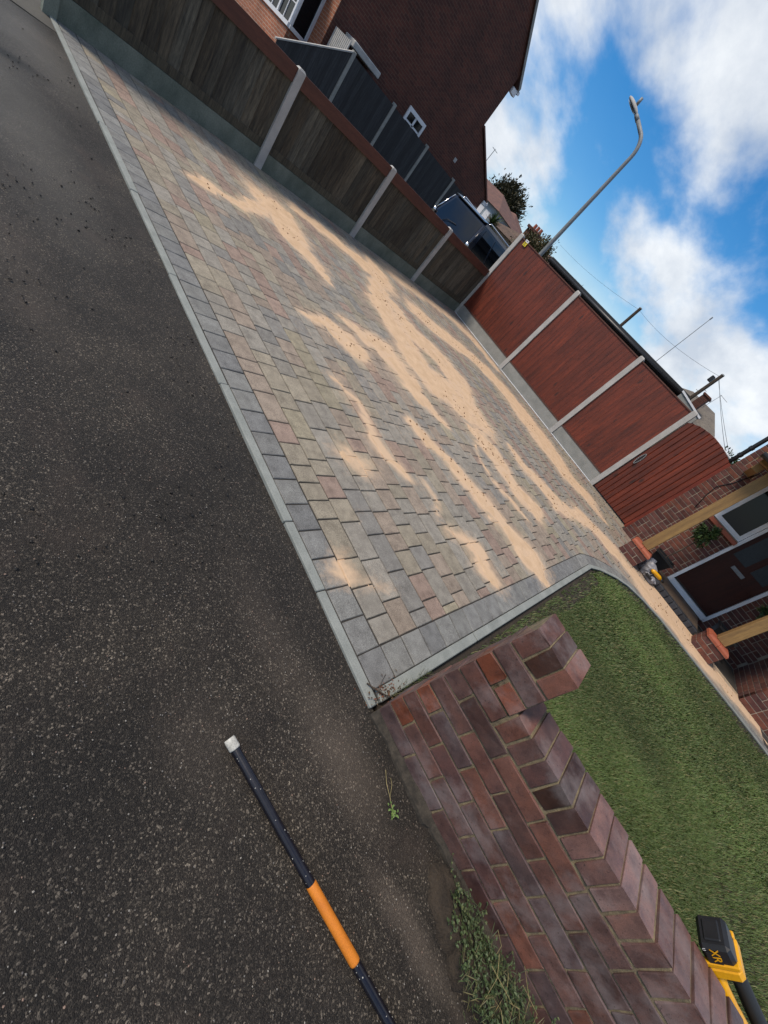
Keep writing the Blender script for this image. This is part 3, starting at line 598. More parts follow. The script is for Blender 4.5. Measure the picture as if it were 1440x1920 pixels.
def put(ms, s, d, z, c): place('brick', random.choice(ms), wall, wpt(s, d, z), (random.uniform(-.006, .006), random.uniform(-.006, .006), YAW+random.uniform(-.006, .006)), c)
for r in range(9):
    z = r*CH+(CH-BJ)/2+0.004; end = WL if r < 6 else 0.196
    s = 0.0; first = True
    while s < end-0.02:
        if first and r % 2 == 1: L_, ms = 0.091, half
        elif r >= 6 and r % 2 == 1: L_, ms = 0.097, half
        else: L_, ms = BL, full
        c = random.choice(BC)
        if random.random() < 0.05: c = BO
        if (r, first) in ((1, True), (3, True), (7, True)): c = BO
        c = shade(c, 0.18); put(ms, s+L_/2, BWD/2, z, c)
        if s < 1.5: put(ms, s+L_/2, BWD*1.5+0.004, z, shade(random.choice(BC), .15))
        s += L_+BJ; first = False
def coping(s0, s1, zb):
    n = round((s1-s0)/0.0683)
    for i in range(n):
        s = s0+(s1-s0)*(i+0.5)/n; c = random.choice(BC+[BD, (0.15, 0.085, 0.072), (0.16, 0.085, 0.07), (0.14, 0.075, 0.064), (0.15, 0.09, 0.08)])  # pale pinks added: skylight on the coping tops put into the brick colour
        put(edge, s, 0.0935, zb+0.05, shade(c, .2))
coping(0.0, 0.196, 9*CH+0.006); coping(0.200, WL, 6*CH+0.008)
mo = MB()
def mbox(s0, s1, d0, d1, z0, z1):
    P = [wpt(s0, d0, z0), wpt(s1, d0, z0), wpt(s1, d1, z0), wpt(s0, d1, z0)]; mo.prism(P, (0, 0, z1-z0))
mbox(0.004, WL, 0.0045, 0.183, -0.06, 6*CH+0.006+0.094); mbox(0.004, 0.193, 0.0045, 0.183, 6*CH, 9*CH+0.006+0.094)
mo.build('mortar', m_mortar, wall)
# mortar squeezed at the foot of the wall
ft = MB(); nf = 60; inner = [wpt(1.5*i/nf, .01, -.03) for i in range(nf+1)]
outer = [wpt(1.5*i/nf, -.012-.030*float(vnoise(i*.31, 2.0, 1.0, 51))-.012*float(vnoise(i*.9, 5.0, 1.0, 52)), -.03) for i in range(nf+1)]
hz = [-.004+.012*float(vnoise(i*.5, 9.0, 1.0, 53)) for i in range(nf+1)]
ft.v = [(x, y_, hz[i]+.008) for i, (x, y_, z) in enumerate(inner)]+[(x, y_, hz[i]-.006) for i, (x, y_, z) in enumerate(outer)]+[(x, y_-.004, -.05) for x, y_, z in outer]; ft.c = [(1, 1, 1)]*len(ft.v)
for i in range(nf):
    n_ = nf+1; ft.f += [(i, n_+i, n_+i+1, i+1), (n_+i, 2*n_+i, 2*n_+i+1, n_+i+1)]
ft.build('footing', M('dirty concrete', (.060, .050, .038), (.016, .014, .011), .95, .03, 30, fine=200, bump=.8, bd=.004), wall)

# ---- earth and weeds at the foot of the wall
def leaf_mb(b, p, d, up_, L_, W_, c, fold=0.25):
    d = Vector(d).normalized(); s = d.cross(Vector(up_)).normalized(); n_ = s.cross(d); p = Vector(p)
    b.add([p, p+d*L_*.35+s*W_*.5+n_*fold*W_, p+d*L_*.75+s*W_*.36+n_*fold*W_*.7, p+d*L_, p+d*L_*.75-s*W_*.36+n_*fold*W_*.7, p+d*L_*.35-s*W_*.5+n_*fold*W_], [(0, 1, 2, 3), (0, 3, 4, 5)], c)
so_ = MB()
for i in range(40):
    t = i/39; xx = 0.60+0.75*t; so_.ball((xx, -0.03-0.06*math.sin(t*2.4)+random.uniform(-.03, .03), -0.02), random.uniform(.04, .09), random.uniform(.04, .08), 0.03+0.09*math.sin(min(1, t*1.6)*1.57)*random.uniform(.6, 1), 8, 6, jit=.2)
tag(so_.build('earth_mound', m_soil, smooth=True), kind='structure')
wd = thing('weed_clump', 'tangle of small green weeds with dry stems at the foot of the brick wall', 'weeds', (0.85, -0.06, 0.03))
lf = MB(); stm = MB(); gst = MB()
for _ in range(420):
    t = random.random()**0.8; x_ = 0.61+0.62*t; y_ = -0.01-random.random()*(0.05+0.17*t); z_ = 0.02+0.07*min(1, t*1.6)*random.random()
    hd = random.uniform(0, 6.28); ln_ = random.uniform(0.03, 0.11); pts = [(x_, y_, z_)]
    for q in range(4): hd += random.uniform(-.5, .5); pts.append((pts[-1][0]+math.cos(hd)*ln_/4, pts[-1][1]+math.sin(hd)*ln_/4-0.003, pts[-1][2]+ln_*random.uniform(.02, .22)))
    gst.tube(pts, 0.0008, 4, cap=False)
    for q in range(1, 5):
        for _k in range(3):
            a_ = random.uniform(0, 6.28); c = random.choice([(0.045, 0.070, 0.026), (0.060, 0.090, 0.036), (0.034, 0.052, 0.022), (0.08, 0.095, 0.038)])
            L_ = random.uniform(.004, .011); leaf_mb(lf, pts[q], (math.cos(a_), math.sin(a_), random.uniform(0, .6)), (0, 0, 1), L_, L_*.8, shade(c, .25))
lf.build('foliage', m_leaf, wd, attr=True); gst.build('green_stems', M('green stem', (.05, .07, .025), None, .7, .05, 20), wd)
gl = MB()
for _ in range(900):
    t = random.random(); x_ = 0.74+0.55*t; y_ = -0.01-random.random()*0.19; a_ = random.uniform(0, 6.28); L_ = random.uniform(.015, .045)
    leaf_mb(gl, (x_, y_, 0.03+.06*random.random()), (math.cos(a_), math.sin(a_), random.uniform(.1, .9)), (0, 0, 1), L_, .0026, shade(random.choice([(0.045, .072, .022), (0.03, .05, .016), (.10, .09, .04)]), .2))
gl.build('grass_blades', m_leaf, wd, attr=True)
for _ in range(16):
    x_ = 0.70+random.random()*.5; y_ = -0.02-random.random()*.14; a_ = random.uniform(0, 6.28); ln_ = random.uniform(.08, .20); b_ = random.uniform(-.4, .4)
    stm.tube([(x_, y_, .04), (x_+math.cos(a_)*ln_*.5, y_+math.sin(a_)*ln_*.4, .08+ln_*.25), (x_+math.cos(a_+b_)*ln_, y_+math.sin(a_+b_)*ln_*.8, .07+ln_*.3*random.random())], 0.0009, 4, cap=False)
tag(stm.build('dry_stems', m_stem, wd), kind='stuff')
sg = thing('weed_sprig', 'single thin weed sprig lying on the tarmac beside the brick wall', 'weed', (0.3, -0.1, 0))
q = MB(); q.tube([(.215, -.065, .003), (.25, -.09, .006), (.29, -.10, .005), (.335, -.118, .004)], .0012, 5); q.tube([(.29, -.10, .005), (.265, -.07, .006), (.245, -.06, .004)], .0009, 5); q.build('stem', m_stem, sg)
q = MB()
for _ in range(22):
    a_ = random.uniform(0, 6.28); leaf_mb(q, (.325+random.gauss(0, .012), -.113+random.gauss(0, .008), .005), (math.cos(a_), math.sin(a_), .3), (0, 0, 1), .011, .007, (0.12, .19, .05))
q.build('leaves', m_leaf, sg, attr=True)
# dead twigs caught in the corner, grass tufts along the edging
tw = thing('dead_twigs', 'dark dead twig and rusty leaf litter caught where kerb meets wall', 'twigs', (0.02, 0.08, 0))
q = MB(); q.tube([(-0.075, 0.03, .006), (-0.04, 0.05, .012), (0.0, 0.085, .016), (0.02, 0.12, .012)], [.003, .0035, .003, .002], 6); q.tube([(-0.02, .06, .012), (-.05, .10, .01), (-.07, .15, .006)], .0012, 5); q.build('twig', m_bark, tw)
q = MB()
for _ in range(90):
    a_ = random.uniform(0, 6.28); leaf_mb(q, (-.012+random.gauss(0, .022), .10+random.gauss(0, .06), .006), (math.cos(a_), math.sin(a_), .2), (0, 0, 1), random.uniform(.006, .018), .005, shade(random.choice([(.16, .06, .03), (.07, .035, .02), (.12, .08, .04)]), .2))
tag(q.build('leaf_litter', m_leaf, tw, attr=True), kind='stuff')
tf = thing('grass_tuft', 'thin green grass tufts growing between the kerb and the brick pier', 'grass', (0.03, 0.2, 0))
q = MB()
for _ in range(160):
    y_ = .12+random.random()*.3; a_ = random.uniform(0, 6.28); leaf_mb(q, (.012+random.uniform(-.006, .014), y_, -.01), (math.cos(a_)*.6, math.sin(a_)*.6, 1), (1, 0, 0), random.uniform(.02, .06), .002, shade(random.choice([(.09, .14, .04), (.06, .09, .03), (.2, .18, .09)]), .2))
q.build('blades', m_leaf, tf, attr=True)
lfo = MB()
for i in range(6):
    a_ = random.uniform(0, 6.28); leaf_mb(lfo, (0.62+random.uniform(-.02, .02), .93+random.uniform(-.02, .02), .012), (math.cos(a_), math.sin(a_), .3), (0, 0, 1), .03, .02, (.30, .10, .03))
tag(lfo.build('fallen_leaf', m_leaf, attr=True), 'small orange fallen leaf lying on the lawn near the brick pier', 'leaf')

# ================================================================== POLE ON THE TARMAC
pole = thing('broom_handle', 'black metal pole with orange grip and white taped end lying on the tarmac', 'pole', (-0.12, -0.556, 0))
p0 = Vector((-0.125, -0.558, 0.004)); p1 = Vector((1.35, -0.275, 0.004)); d_ = (p1-p0).normalized(); at = lambda s: p0+d_*s
def rod(name, a, b, r, mat, n=20, rag=0):
    q = MB(); q.tube([at(a), at(a+.004), at((a+b)/2), at(b-.004), at(b)], [r*.93, r, r, r, r*.93], n)
    if rag: q.v = [(x+random.uniform(-rag, rag), y_+random.uniform(-rag, rag), z+random.uniform(-rag, rag)) for x, y_, z in q.v]
    return q.build(name, mat, pole, True)
rod('shaft', 0.02, 1.5, 0.0135, m_pole); rod('grip', 0.443, 0.660, 0.0152, m_orange); rod('end_tape', 0.0, 0.034, 0.0162, m_tape, rag=.0008)
q = MB()
for _ in range(26):
    s = random.choice([random.uniform(.04, .44), random.uniform(.66, .95)]); th = random.uniform(.3, 2.6); side = d_.cross(Vector((0, 0, 1))); pp = at(s)+(side*math.cos(th)+Vector((0, 0, 1))*math.sin(th))*.0134
    q.ball(pp, random.uniform(.0008, .0024), random.uniform(.0008, .002), .0009, 5, 4, jit=.3)
tag(q.build('paint_chips', m_tape, pole), kind='stuff')

# ================================================================== CORDLESS STRIMMER LEANING ON THE WALL
tool = thing('cordless_strimmer', 'yellow and black cordless garden tool with battery pack leaning behind the brick wall', 'power tool', (1.0, 0.3, 0))
ax = Vector((1.0, 0.22, -0.24)).normalized(); sd = Vector((0, 0, 1)).cross(ax).normalized(); upv = ax.cross(sd)
o0 = Vector((1.035, 0.300, 0.575))
TM = Matrix((ax, sd, upv)).transposed().to_4x4(); TM = TM @ Matrix.Scale(1.05, 4); TM.translation = o0
def tb(name, fn, mat, smooth=False, par=None):
    q = MB(); fn(q); q.v = [tuple(TM @ Vector(p)) for p in q.v]; return q.build(name, mat, par or tool, smooth)
bat = tb('battery', lambda q: q.cbox(-0.045, 0.022, -0.045, 0.045, -0.036, 0.036, 0.009), m_black)
tb('battery_ridge', lambda q: (q.cbox(-0.049, -0.041, -0.028, 0.028, -0.020, 0.020, .003),), m_black, par=bat)
tb('housing', lambda q: (q.cbox(0.012, 0.052, -0.049, 0.049, -0.041, 0.041, 0.010), q.cbox(0.002, 0.016, -0.0485, -0.030, -0.0405, 0.0405, .003), q.cbox(0.002, 0.016, 0.030, 0.0485, -0.0405, 0.0405, .003)), m_yellow)
tb('collar', lambda q: q.cbox(0.048, 0.085, -0.026, 0.034, -0.030, 0.030, .008), m_black)
tb('shaft', lambda q: q.tube([(0.07, 0.022, 0.004), (0.14, 0.030, 0.004), (0.22, 0.032, 0.0), (1.9, 0.05, -0.02)], [0.017, 0.020, 0.021, 0.017], 16), m_rubber, True)
tb('handle', lambda q: q.tube([(0.045, -0.020, -0.022), (0.085, -0.032, -0.026), (0.14, -0.036, -0.03), (0.24, -0.034, -0.03), (0.36, 0.02, -0.02)], [0.014, 0.014, 0.019, 0.023, 0.019], 14), m_yellow, True)
tb('motor_head', lambda q: (q.tube([(1.86, .05, -.02), (1.94, .05, -.02), (2.06, .05, -.03)], [.03, .06, .05], 16), q.cbox(1.90, 2.16, -.09, .19, -.075, -.06, .004)), m_black)
tb('badge', lambda q: q.cbox(-0.028, 0.004, -0.0465, -0.0448, -0.026, 0.006, .0005), m_black)
def text(name, body, size, M4, mat, par):
    cu = bpy.data.curves.new(name, 'FONT'); cu.body = body; cu.size = size; cu.extrude = 0.0004; cu.align_x = 'CENTER'; cu.align_y = 'CENTER'
    t = bpy.data.objects.new(name, cu); col.objects.link(t); dg = bpy.context.evaluated_depsgraph_get(); me = bpy.data.meshes.new_from_object(t.evaluated_get(dg)); bpy.data.objects.remove(t)
    me.materials.clear(); me.materials.append(mat); me.transform(M4); return place(name, me, par)
# side of the battery facing the street: print runs along the tool
face = TM @ Matrix.Translation((-0.022, -0.0472, -0.004)) @ Matrix(((1, 0, 0, 0), (0, 0, -1, 0), (0, 1, 0, 0), (0, 0, 0, 1)))
text('lettering', 'XR', 0.029, face, m_yellow, tool)
text('lettering', 'LI', 0.010, TM @ Matrix.Translation((-0.036, -0.0462, -0.026)) @ Matrix(((1, 0, 0, 0), (0, 0, -1, 0), (0, 1, 0, 0), (0, 0, 0, 1))), m_white, tool)
# ================================================================== DARK TIMBER FENCE (left boundary)
fence = thing('timber_fence', 'low weathered brown board fence with concrete posts and red-brown top rail', 'fence', (-6.6, 4, 0))
ang = math.atan(0.0292)
def fp(u, d, z): return (-6.50-0.0292*u+d, u, z)                     # u along the fence, d out of it towards the drive
def fbox(b, u0, u1, d0, d1, z0, z1): return b.prism([fp(u0, d0, z0), fp(u0, d1, z0), fp(u1, d1, z0), fp(u1, d0, z0)][::-1], (0, 0, z1-z0))
PU = [0.0, 2.255, 4.185, 6.115, 8.10]
for i, u in enumerate(PU[:-1]):
    h = 1.165; q = MB(); a = 0.052
    q.v = []; P0 = [fp(u-a, -.07, -.1), fp(u+a, -.07, -.1), fp(u+a, .025, -.1), fp(u-a, .025, -.1)]; P1 = [(x, y_, h-.018) for x, y_, _ in P0]
    P2 = [fp(u-a*.6, -.055, h), fp(u+a*.6, -.055, h), fp(u+a*.6, .01, h), fp(u-a*.6, .01, h)]
    q.add(P0+P1+P2, [(0, 3, 2, 1)]+[(k, (k+1) % 4, 4+(k+1) % 4, 4+k) for k in range(4)]+[(4+k, 4+(k+1) % 4, 8+(k+1) % 4, 8+k) for k in range(4)]+[(8, 9, 10, 11)]); q.build('post', m_post if i else m_gravel, fence)
for a, b in zip(PU[:-1], PU[1:]):
    a += .054; b -= .054
    fbox(MB(), a, b, -.05, -.005, -.09, .205).build('gravel_board', m_gravel, fence)
    fbox(MB(), a, b, -.052, -.012, .209, .30).build('bottom_rail', m_dwood, fence).color = (.85, .85, .8, 1)
    fbox(MB(), a, b, -.05, .006, .995, 1.145).build('top_rail', m_cap, fence)
    n = round((b-a)/.125)
    for k in range(n):
        u0 = a+(b-a)*k/n; u1 = a+(b-a)*(k+1)/n+.012; c = random.uniform(.5, 1.35); z1 = 1.10
        q = MB(); P = [fp(u0, -.046, .285), fp(u0, -.040, .285), fp(u1, -.010, .285), fp(u1, -.034, .285)]
        q.prism([P[3], P[2], P[1], P[0]], (0, 0, z1-.285)); ob = q.build('board', m_dwood, fence); kk = random.uniform(.9, 1.08); ob.color = (c*kk, c, c/kk, 1)

# ================================================================== RED FENCE (back boundary)
rf = thing('red_fence', 'tall red-brown stained panel fence between white concrete posts', 'fence', (-4, 8.1, 0))
RX = [-6.735, -4.723, -2.768, -1.357]
def ry(x): return 8.10-0.0094*(x+6.735)
for i, x in enumerate(RX):
    y_ = ry(x); q = MB(); a = .05; P0 = [(x-a, y_-.04, -.1), (x+a, y_-.04, -.1), (x+a, y_+.06, -.1), (x-a, y_+.06, -.1)]; h = 2.105
    P1 = [(p[0], p[1], h-.025) for p in P0]; P2 = [(x-a*.7, y_-.03, h), (x+a*.7, y_-.03, h), (x+a*.7, y_+.02, h), (x-a*.7, y_+.02, h)]
    q.add(P0+P1+P2, [(0, 3, 2, 1)]+[(k, (k+1) % 4, 4+(k+1) % 4, 4+k) for k in range(4)]+[(4+k, 4+(k+1) % 4, 8+(k+1) % 4, 8+k) for k in range(4)]+[(8, 9, 10, 11)]); q.build('post', m_post, rf)
for a, b in zip(RX[:-1], RX[1:]):
    a += .052; b -= .052; y0_ = ry((a+b)/2)
    MB().box(a, b, y0_-.012, y0_+.035, -.09, .255).build('gravel_board', m_conc, rf)
    MB().box(a, b, y0_-.020, y0_+.03, .257, .285).build('bottom_rail', m_cap, rf)
    MB().box(a, b, y0_-.014, y0_+.03, 2.035, 2.055).build('top_cap', m_cap, rf)
    n = round((b-a)/.118)
    for k in range(n):
        x0 = a+(b-a)*k/n; x1 = a+(b-a)*(k+1)/n+.010; c = random.uniform(.88, 1.12); q = MB()
        q.prism([(x0, y0_+.014, .287), (x0, y0_+.002, .287), (x1, y0_-.001, .287), (x1, y0_+.012, .287)], (0, 0, 2.034-.287)); q.build('board', m_red, rf).color = (c, c, c, 1)
    MB().tube([(a, y0_-.03, .008), (b, y0_-.03, .008)], .008, 8).build('edge_trim', m_upvc, rf)
stk = MB(); MB().box(-6.565, -6.47, 8.066, 8.0705, 1.955, 2.035).build('sticker', m_stick, rf)
MB().box(-6.565, -6.47, 8.066, 8.0705, 2.037, 2.085).build('sticker', m_upvc, rf)
q = MB()
for k, (zz_, w_) in enumerate(((1.975, .05), (2.0, .03), (2.02, .045), (2.06, .05))): q.box(-6.545, -6.545+w_, 8.0635, 8.0658, zz_, zz_+.008)
q.build('sticker_print', m_black, rf)

# ================================================================== SIDE GATE
gt = thing('side_gate', 'red-brown boarded side gate with arched top beside the house', 'gate', (-.8, 8.05, 0))
arch = lambda x: float(np.interp(x, [-1.30, -1.24, -1.09, -.88, -.66, -.47, -.33, -.27], [1.90, 1.935, 2.0, 2.03, 2.025, 1.985, 1.93, 1.90]))
n = 10; gx0, gx1 = -1.295, -.335
for k in range(n):
    a = gx0+(gx1-gx0)*k/n; b = gx0+(gx1-gx0)*(k+1)/n+.0005; m_ = (a+b)/2; c = random.uniform(.85, 1.2); q = MB()
    for s0, s1 in ((a, m_), (m_, b)): pass
    q.add([(a, 8.052, .03), (a+.012, 8.038, .03), (b-.012, 8.038, .03), (b, 8.052, .03), (a, 8.052, arch(a)), (a+.012, 8.038, arch(a)), (b-.012, 8.038, arch(b)), (b, 8.052, arch(b)), (a, 8.066, .03), (b, 8.066, .03), (a, 8.066, arch(a)), (b, 8.066, arch(b))],
          [(0, 1, 5, 4), (1, 2, 6, 5), (2, 3, 7, 6), (3, 9, 11, 7), (9, 8, 10, 11), (8, 0, 4, 10), (4, 5, 6, 7, 11, 10)]); q.build('board', m_red, gt).color = (c, c, c, 1)
MB().box(gx1, -.275, 8.02, 8.09, 0, 1.93).build('gate_post', m_red, gt).color = (1.45, 1.15, 1.1, 1)
q = MB()
for k in range(24):
    t0, t1 = 2*math.pi*k/24, 2*math.pi*(k+1)/24
    q.tube([(-1.225+.028*math.cos(t0), 8.028, .955+.13*math.sin(t0)), (-1.225+.028*math.cos(t1), 8.028, .955+.13*math.sin(t1))], .009, 6)
q.build('handle', m_metal, gt, True)
q = MB(); q.box(-1.232, -1.218, 8.030, 8.037, .83, 1.08); q.build('handle_plate', m_black, gt)

# ================================================================== HOUSE
HB = [(0.115, 0.040, 0.028), (0.095, 0.034, 0.026), (0.130, 0.046, 0.030), (0.078, 0.030, 0.026), (0.105, 0.044, 0.036)]
house = thing('brick_house', 'red brick house front with white framed dark window and brown front door', 'house', (1, 7.6, 0))
WYH = 7.606; OPEN = [(.27, .81, 1.25, 2.35), (.81, 1.69, .085, 2.35)]
core = MB(); core.box(-.265, .27, WYH, 7.85, -.05, 2.6); core.box(.27, .81, WYH, 7.85, -.05, 1.25); core.box(.81, 1.69, WYH, 7.85, -.05, .085); core.box(1.69, 2.52, WYH, 7.85, -.05, 2.6); core.box(.27, 1.69, WYH, 7.85, 2.35, 2.6)
core.box(2.506, 2.75, 6.306, 7.7, -.05, 2.6); core.box(2.75, 5.0, 6.306, 6.55, -.05, 2.6)
core.build('mortar', m_hmortar, house)
MB().box(-.27, 5.0, 7.6, 7.86, 2.602, 5.2).build('upper_wall', m_upper, house)
MB().box(-.262, -.02, 7.86, 15, -.05, 5.2).build('side_wall', m_upper, house)
MB().prism([(-.75, 7.2, 5.15), (5.2, 7.2, 5.15), (5.2, 11.5, 8.2), (-.75, 11.5, 8.2)], (0, 0, .12)).build('roof', m_roof, house)
def hb_mesh(lx, w_=.1): return [MB().cbox(-lx/2, lx/2, -w_/2, w_/2, -.0325, .0325, .003).mesh('brick', m_hbrick) for _ in range(1)]
HS, HH = hb_mesh(.215), hb_mesh(.1025)
cache = {}
def cut_mesh(lx):
    k = round(lx, 3)
    if k not in cache: cache[k] = MB().cbox(-k/2, k/2, -.05, .05, -.0325, .0325, .003).mesh('brick', m_hbrick)
    return cache[k]
plan = []
def course_run(x0, x1, z, r, yf, axis='x'):
    x = x0-(.1125 if r % 2 else 0)-.0; k = r*2
    while x < x1-.02:
        L_ = .1025 if k % 3 == 2 else .215; a, b = max(x, x0), min(x+L_, x1)
        if b-a > .03: plan.append((a, b, z, yf, axis))
        x += L_+.01; k += 1
for r in range(34):
    z = .075*r+.0375; segs = [(-.27, 2.51)]
    for ox0, ox1, oz0, oz1 in OPEN:
        if oz0-.03 < z < oz1: segs = [s for a, b in segs for s in ((a, min(b, ox0-.005)), (max(a, ox1+.005), b)) if s[1]-s[0] > .03]
    for a, b in segs: course_run(a, b, z, r, 7.6)
    course_run(2.5, 4.0, z, r, 6.3); course_run(6.305, 7.55, z, r, 2.5, 'y')
plan.sort(key=lambda p: p[2]*.9+abs(p[0]-.6)*.8+(1.0 if p[3] != 7.6 else 0)); farb = MB(); nb_ = 0
for a, b, z, yf, axis in plan:
    c = shade(random.choice(HB), .2)
    if nb_ < 300:
        loc = ((a+b)/2, yf+.05, z) if axis == 'x' else (yf+.05, (a+b)/2, z)
        place('brick', cut_mesh(b-a), house, loc, None if axis == 'x' else (0, 0, R(90)), c); nb_ += 1
    else:
        if axis == 'x': farb.cbox(a, b, yf, yf+.1, z-.0325, z+.0325, .003, c)
        else: farb.cbox(yf, yf+.1, a, b, z-.0325, z+.0325, .003, c)
m_hb2 = M('house brick joined', (1.1, 1.1, 1.1), (.75, .75, .75), .85, .05, 16, fine=200, bump=.4, tint='attr')
tag(farb.build('upper_bricks', m_hb2, house, attr=True), kind='stuff')
win = MB(); win.box(.275, .805, 7.57, 7.64, 1.255, 1.325); win.box(.275, .335, 7.57, 7.64, 1.325, 2.35); win.box(.745, .805, 7.57, 7.64, 1.325, 2.35)
wo = win.build('window', m_upvc, house); MB().box(.335, .745, 7.60, 7.61, 1.325, 2.35).build('pane', m_dglass, wo)
MB().cbox(.23, .82, 7.50, 7.62, 1.165, 1.235, .006).build('window_sill', m_terra, house)
df = MB(); df.box(.812, .862, 7.56, 7.64, .09, 2.35); df.box(1.64, 1.688, 7.56, 7.64, .09, 2.35); df.box(.862, 1.64, 7.53, 7.64, .09, .175)
do = df.build('door_frame', m_upvc, house)
dr = MB().box(.866, 1.636, 7.600, 7.64, .177, 2.3).build('door', m_door, house)
q = MB()
for a, b in ((.90, .91), (1.59, 1.60)): q.box(a, b, 7.594, 7.599, .25, .9)
q.box(.90, 1.60, 7.594, 7.599, .24, .25); q.box(.90, 1.60, 7.594, 7.599, .88, .89); q.build('panel_moulding', m_door, dr)
MB().cbox(1.10, 1.33, 7.585, 7.599, .935, .995, .003).build('letterbox', m_metal, dr)
for a, b in ((.94, 1.20), (1.30, 1.56)): MB().box(a, b, 7.594, 7.599, 1.09, 2.1).build('door_glass', m_frost, dr)
MB().box(.862, 1.64, 7.592, 7.599, .178, .205).build('weather_bar', m_black, dr)
# step
stp = MB(); stp.box(.335, 1.575, 6.66, 7.53, -.05, .085); stp.build('doorstep', M('quarry step', (.085, .06, .042), (.05, .036, .027), .7, .08, 6, fine=60), house)
n = 12
for k in range(n):
    a = .335+1.24*k/n; q = MB().cbox(a+.003, a+1.24/n-.003, 6.50, 6.655, -.05, .088, .008).build('step_block', m_step, house); q.color = (*[random.uniform(.7, 1.3)]*3, 1)
q = MB(); q.tube([(-.36, 8.30, 0), (-.36, 8.30, 5.1)], .037, 14); q.build('downpipe', m_black, house, True)
for z_ in (2.12, 2.30): MB().tube([(-.36, 8.30, z_), (-.36, 8.30, z_+.05)], .045, 14).build('pipe_clip', m_black, house)
MB().tube([(.02, 7.592, 1.12), (-.06, 7.592, 1.35), (-.10, 7.592, 1.55), (-.02, 7.592, 1.75), (.05, 7.592, 2.1)], .006, 6).build('cable', m_black, house, True)

porch = thing('porch', 'timber porch posts on low brick pillars with tiled coping by the front door', 'porch', (.9, 6.3, 0))
def pillar(x0, y0):
    w_ = .34; b = MB().box(x0+.006, x0+w_-.006, y0+.006, y0+w_-.006, -.05, .228).build('pillar_base', m_hmortar, porch)
    for r in range(3):
        z = .0375+.075*r
        for f in range(4):
            segs = [(0, .215), (.225, .34)] if (r+f) % 2 else [(0, .1025), (.1125, .34)]
            for a, c_ in segs:
                if f in (0, 2):
                    yy = y0 if f == 0 else y0+w_-.1; MB_ = cut_mesh(c_-a-.002 if c_-a < .21 else c_-a); place('brick', MB_, b, (x0+(a+c_)/2, yy+.05, z), None, shade(random.choice(HB), .2))
                elif a > .1 and c_ < .24 or True:
                    xx = x0 if f == 1 else x0+w_-.1; lo, hi = max(a, .105), min(c_, .235)
                    if hi-lo > .03: place('brick', cut_mesh(hi-lo), b, (xx+.05, y0+(lo+hi)/2, z), (0, 0, R(90)), shade(random.choice(HB), .2))
    for k in range(2):
        for j in range(2):
            q = MB(); a = x0-.012+k*.183; c_ = a+.178; e0 = y0-.012+j*.183; e1 = e0+.178
            ins0 = .028 if k == 0 else 0; ins1 = .028 if k == 1 else 0; jn0 = .028 if j == 0 else 0; jn1 = .028 if j == 1 else 0
            q.add([(a, e0, .230), (c_, e0, .230), (c_, e1, .230), (a, e1, .230), (a, e0, .262), (c_, e0, .262), (c_, e1, .262), (a, e1, .262), (a+ins0, e0+jn0, .29), (c_-ins1, e0+jn0, .29), (c_-ins1, e1-jn1, .29), (a+ins0, e1-jn1, .29)],
                  [(0, 3, 2, 1), (0, 1, 5, 4), (1, 2, 6, 5), (2, 3, 7, 6), (3, 0, 4, 7), (4, 5, 9, 8), (5, 6, 10, 9), (6, 7, 11, 10), (7, 4, 8, 11), (8, 9, 10, 11)]); q.build('coping_tile', m_terra, b)
    MB().cbox(x0+.10, x0+.245, y0+.14, y0+.285, .291, 2.06, .006).build('post', m_oak, porch)
pillar(-.02, 6.10); pillar(1.57, 6.08)
MB().cbox(-.10, 2.5, 6.235, 6.37, 2.062, 2.20, .006).build('beam', m_oak, porch)
MB().prism([(-.13, 6.02, 2.13), (2.5, 6.02, 2.13), (2.5, 7.59, 2.58), (-.13, 7.59, 2.58)], (0, 0, .09)).build('porch_roof', m_roofg, porch)
MB().prism([(-.15, 6.0, 2.03), (-.15, 7.59, 2.48), (-.15, 7.59, 2.60), (-.15, 6.0, 2.15)], (.018, 0, 0)).build('bargeboard', m_oak, porch)
MB().tube([(-.16, 5.985, 2.12), (2.5, 5.985, 2.12)], .036, 10).build('gutter', m_black, porch, True)
MB().cbox(-.09, .02, 6.36, 7.6, 1.955, 2.06, .006).build('side_beam', m_oak, porch)

# ---- things by the door
def leafball(b, c, rx, ry_, rz, n, L_, cols_, clumps=14):
    cs = []
    for _ in range(clumps):
        v = Vector((random.gauss(0, 1), random.gauss(0, 1), random.gauss(0, 1))).normalized()*random.uniform(.35, .85); cs.append(v)
    for _ in range(n):
        k = random.choice(cs); v = k+Vector((random.gauss(0, .13), random.gauss(0, .13), random.gauss(0, .13)))
        p = (c[0]+v.x*rx, c[1]+v.y*ry_, c[2]+v.z*rz); d = Vector((v.x+random.gauss(0, .6), v.y+random.gauss(0, .6), v.z+random.gauss(0, .6)))
        ll = L_*random.uniform(.6, 1.2); leaf_mb(b, p, d, (random.gauss(0, .4), random.gauss(0, .4), 1), ll, ll*random.uniform(.35, .6), shade(random.choice(cols_), .25))
GR = [(.035, .065, .020), (.055, .095, .028), (.025, .048, .016), (.085, .125, .040)]
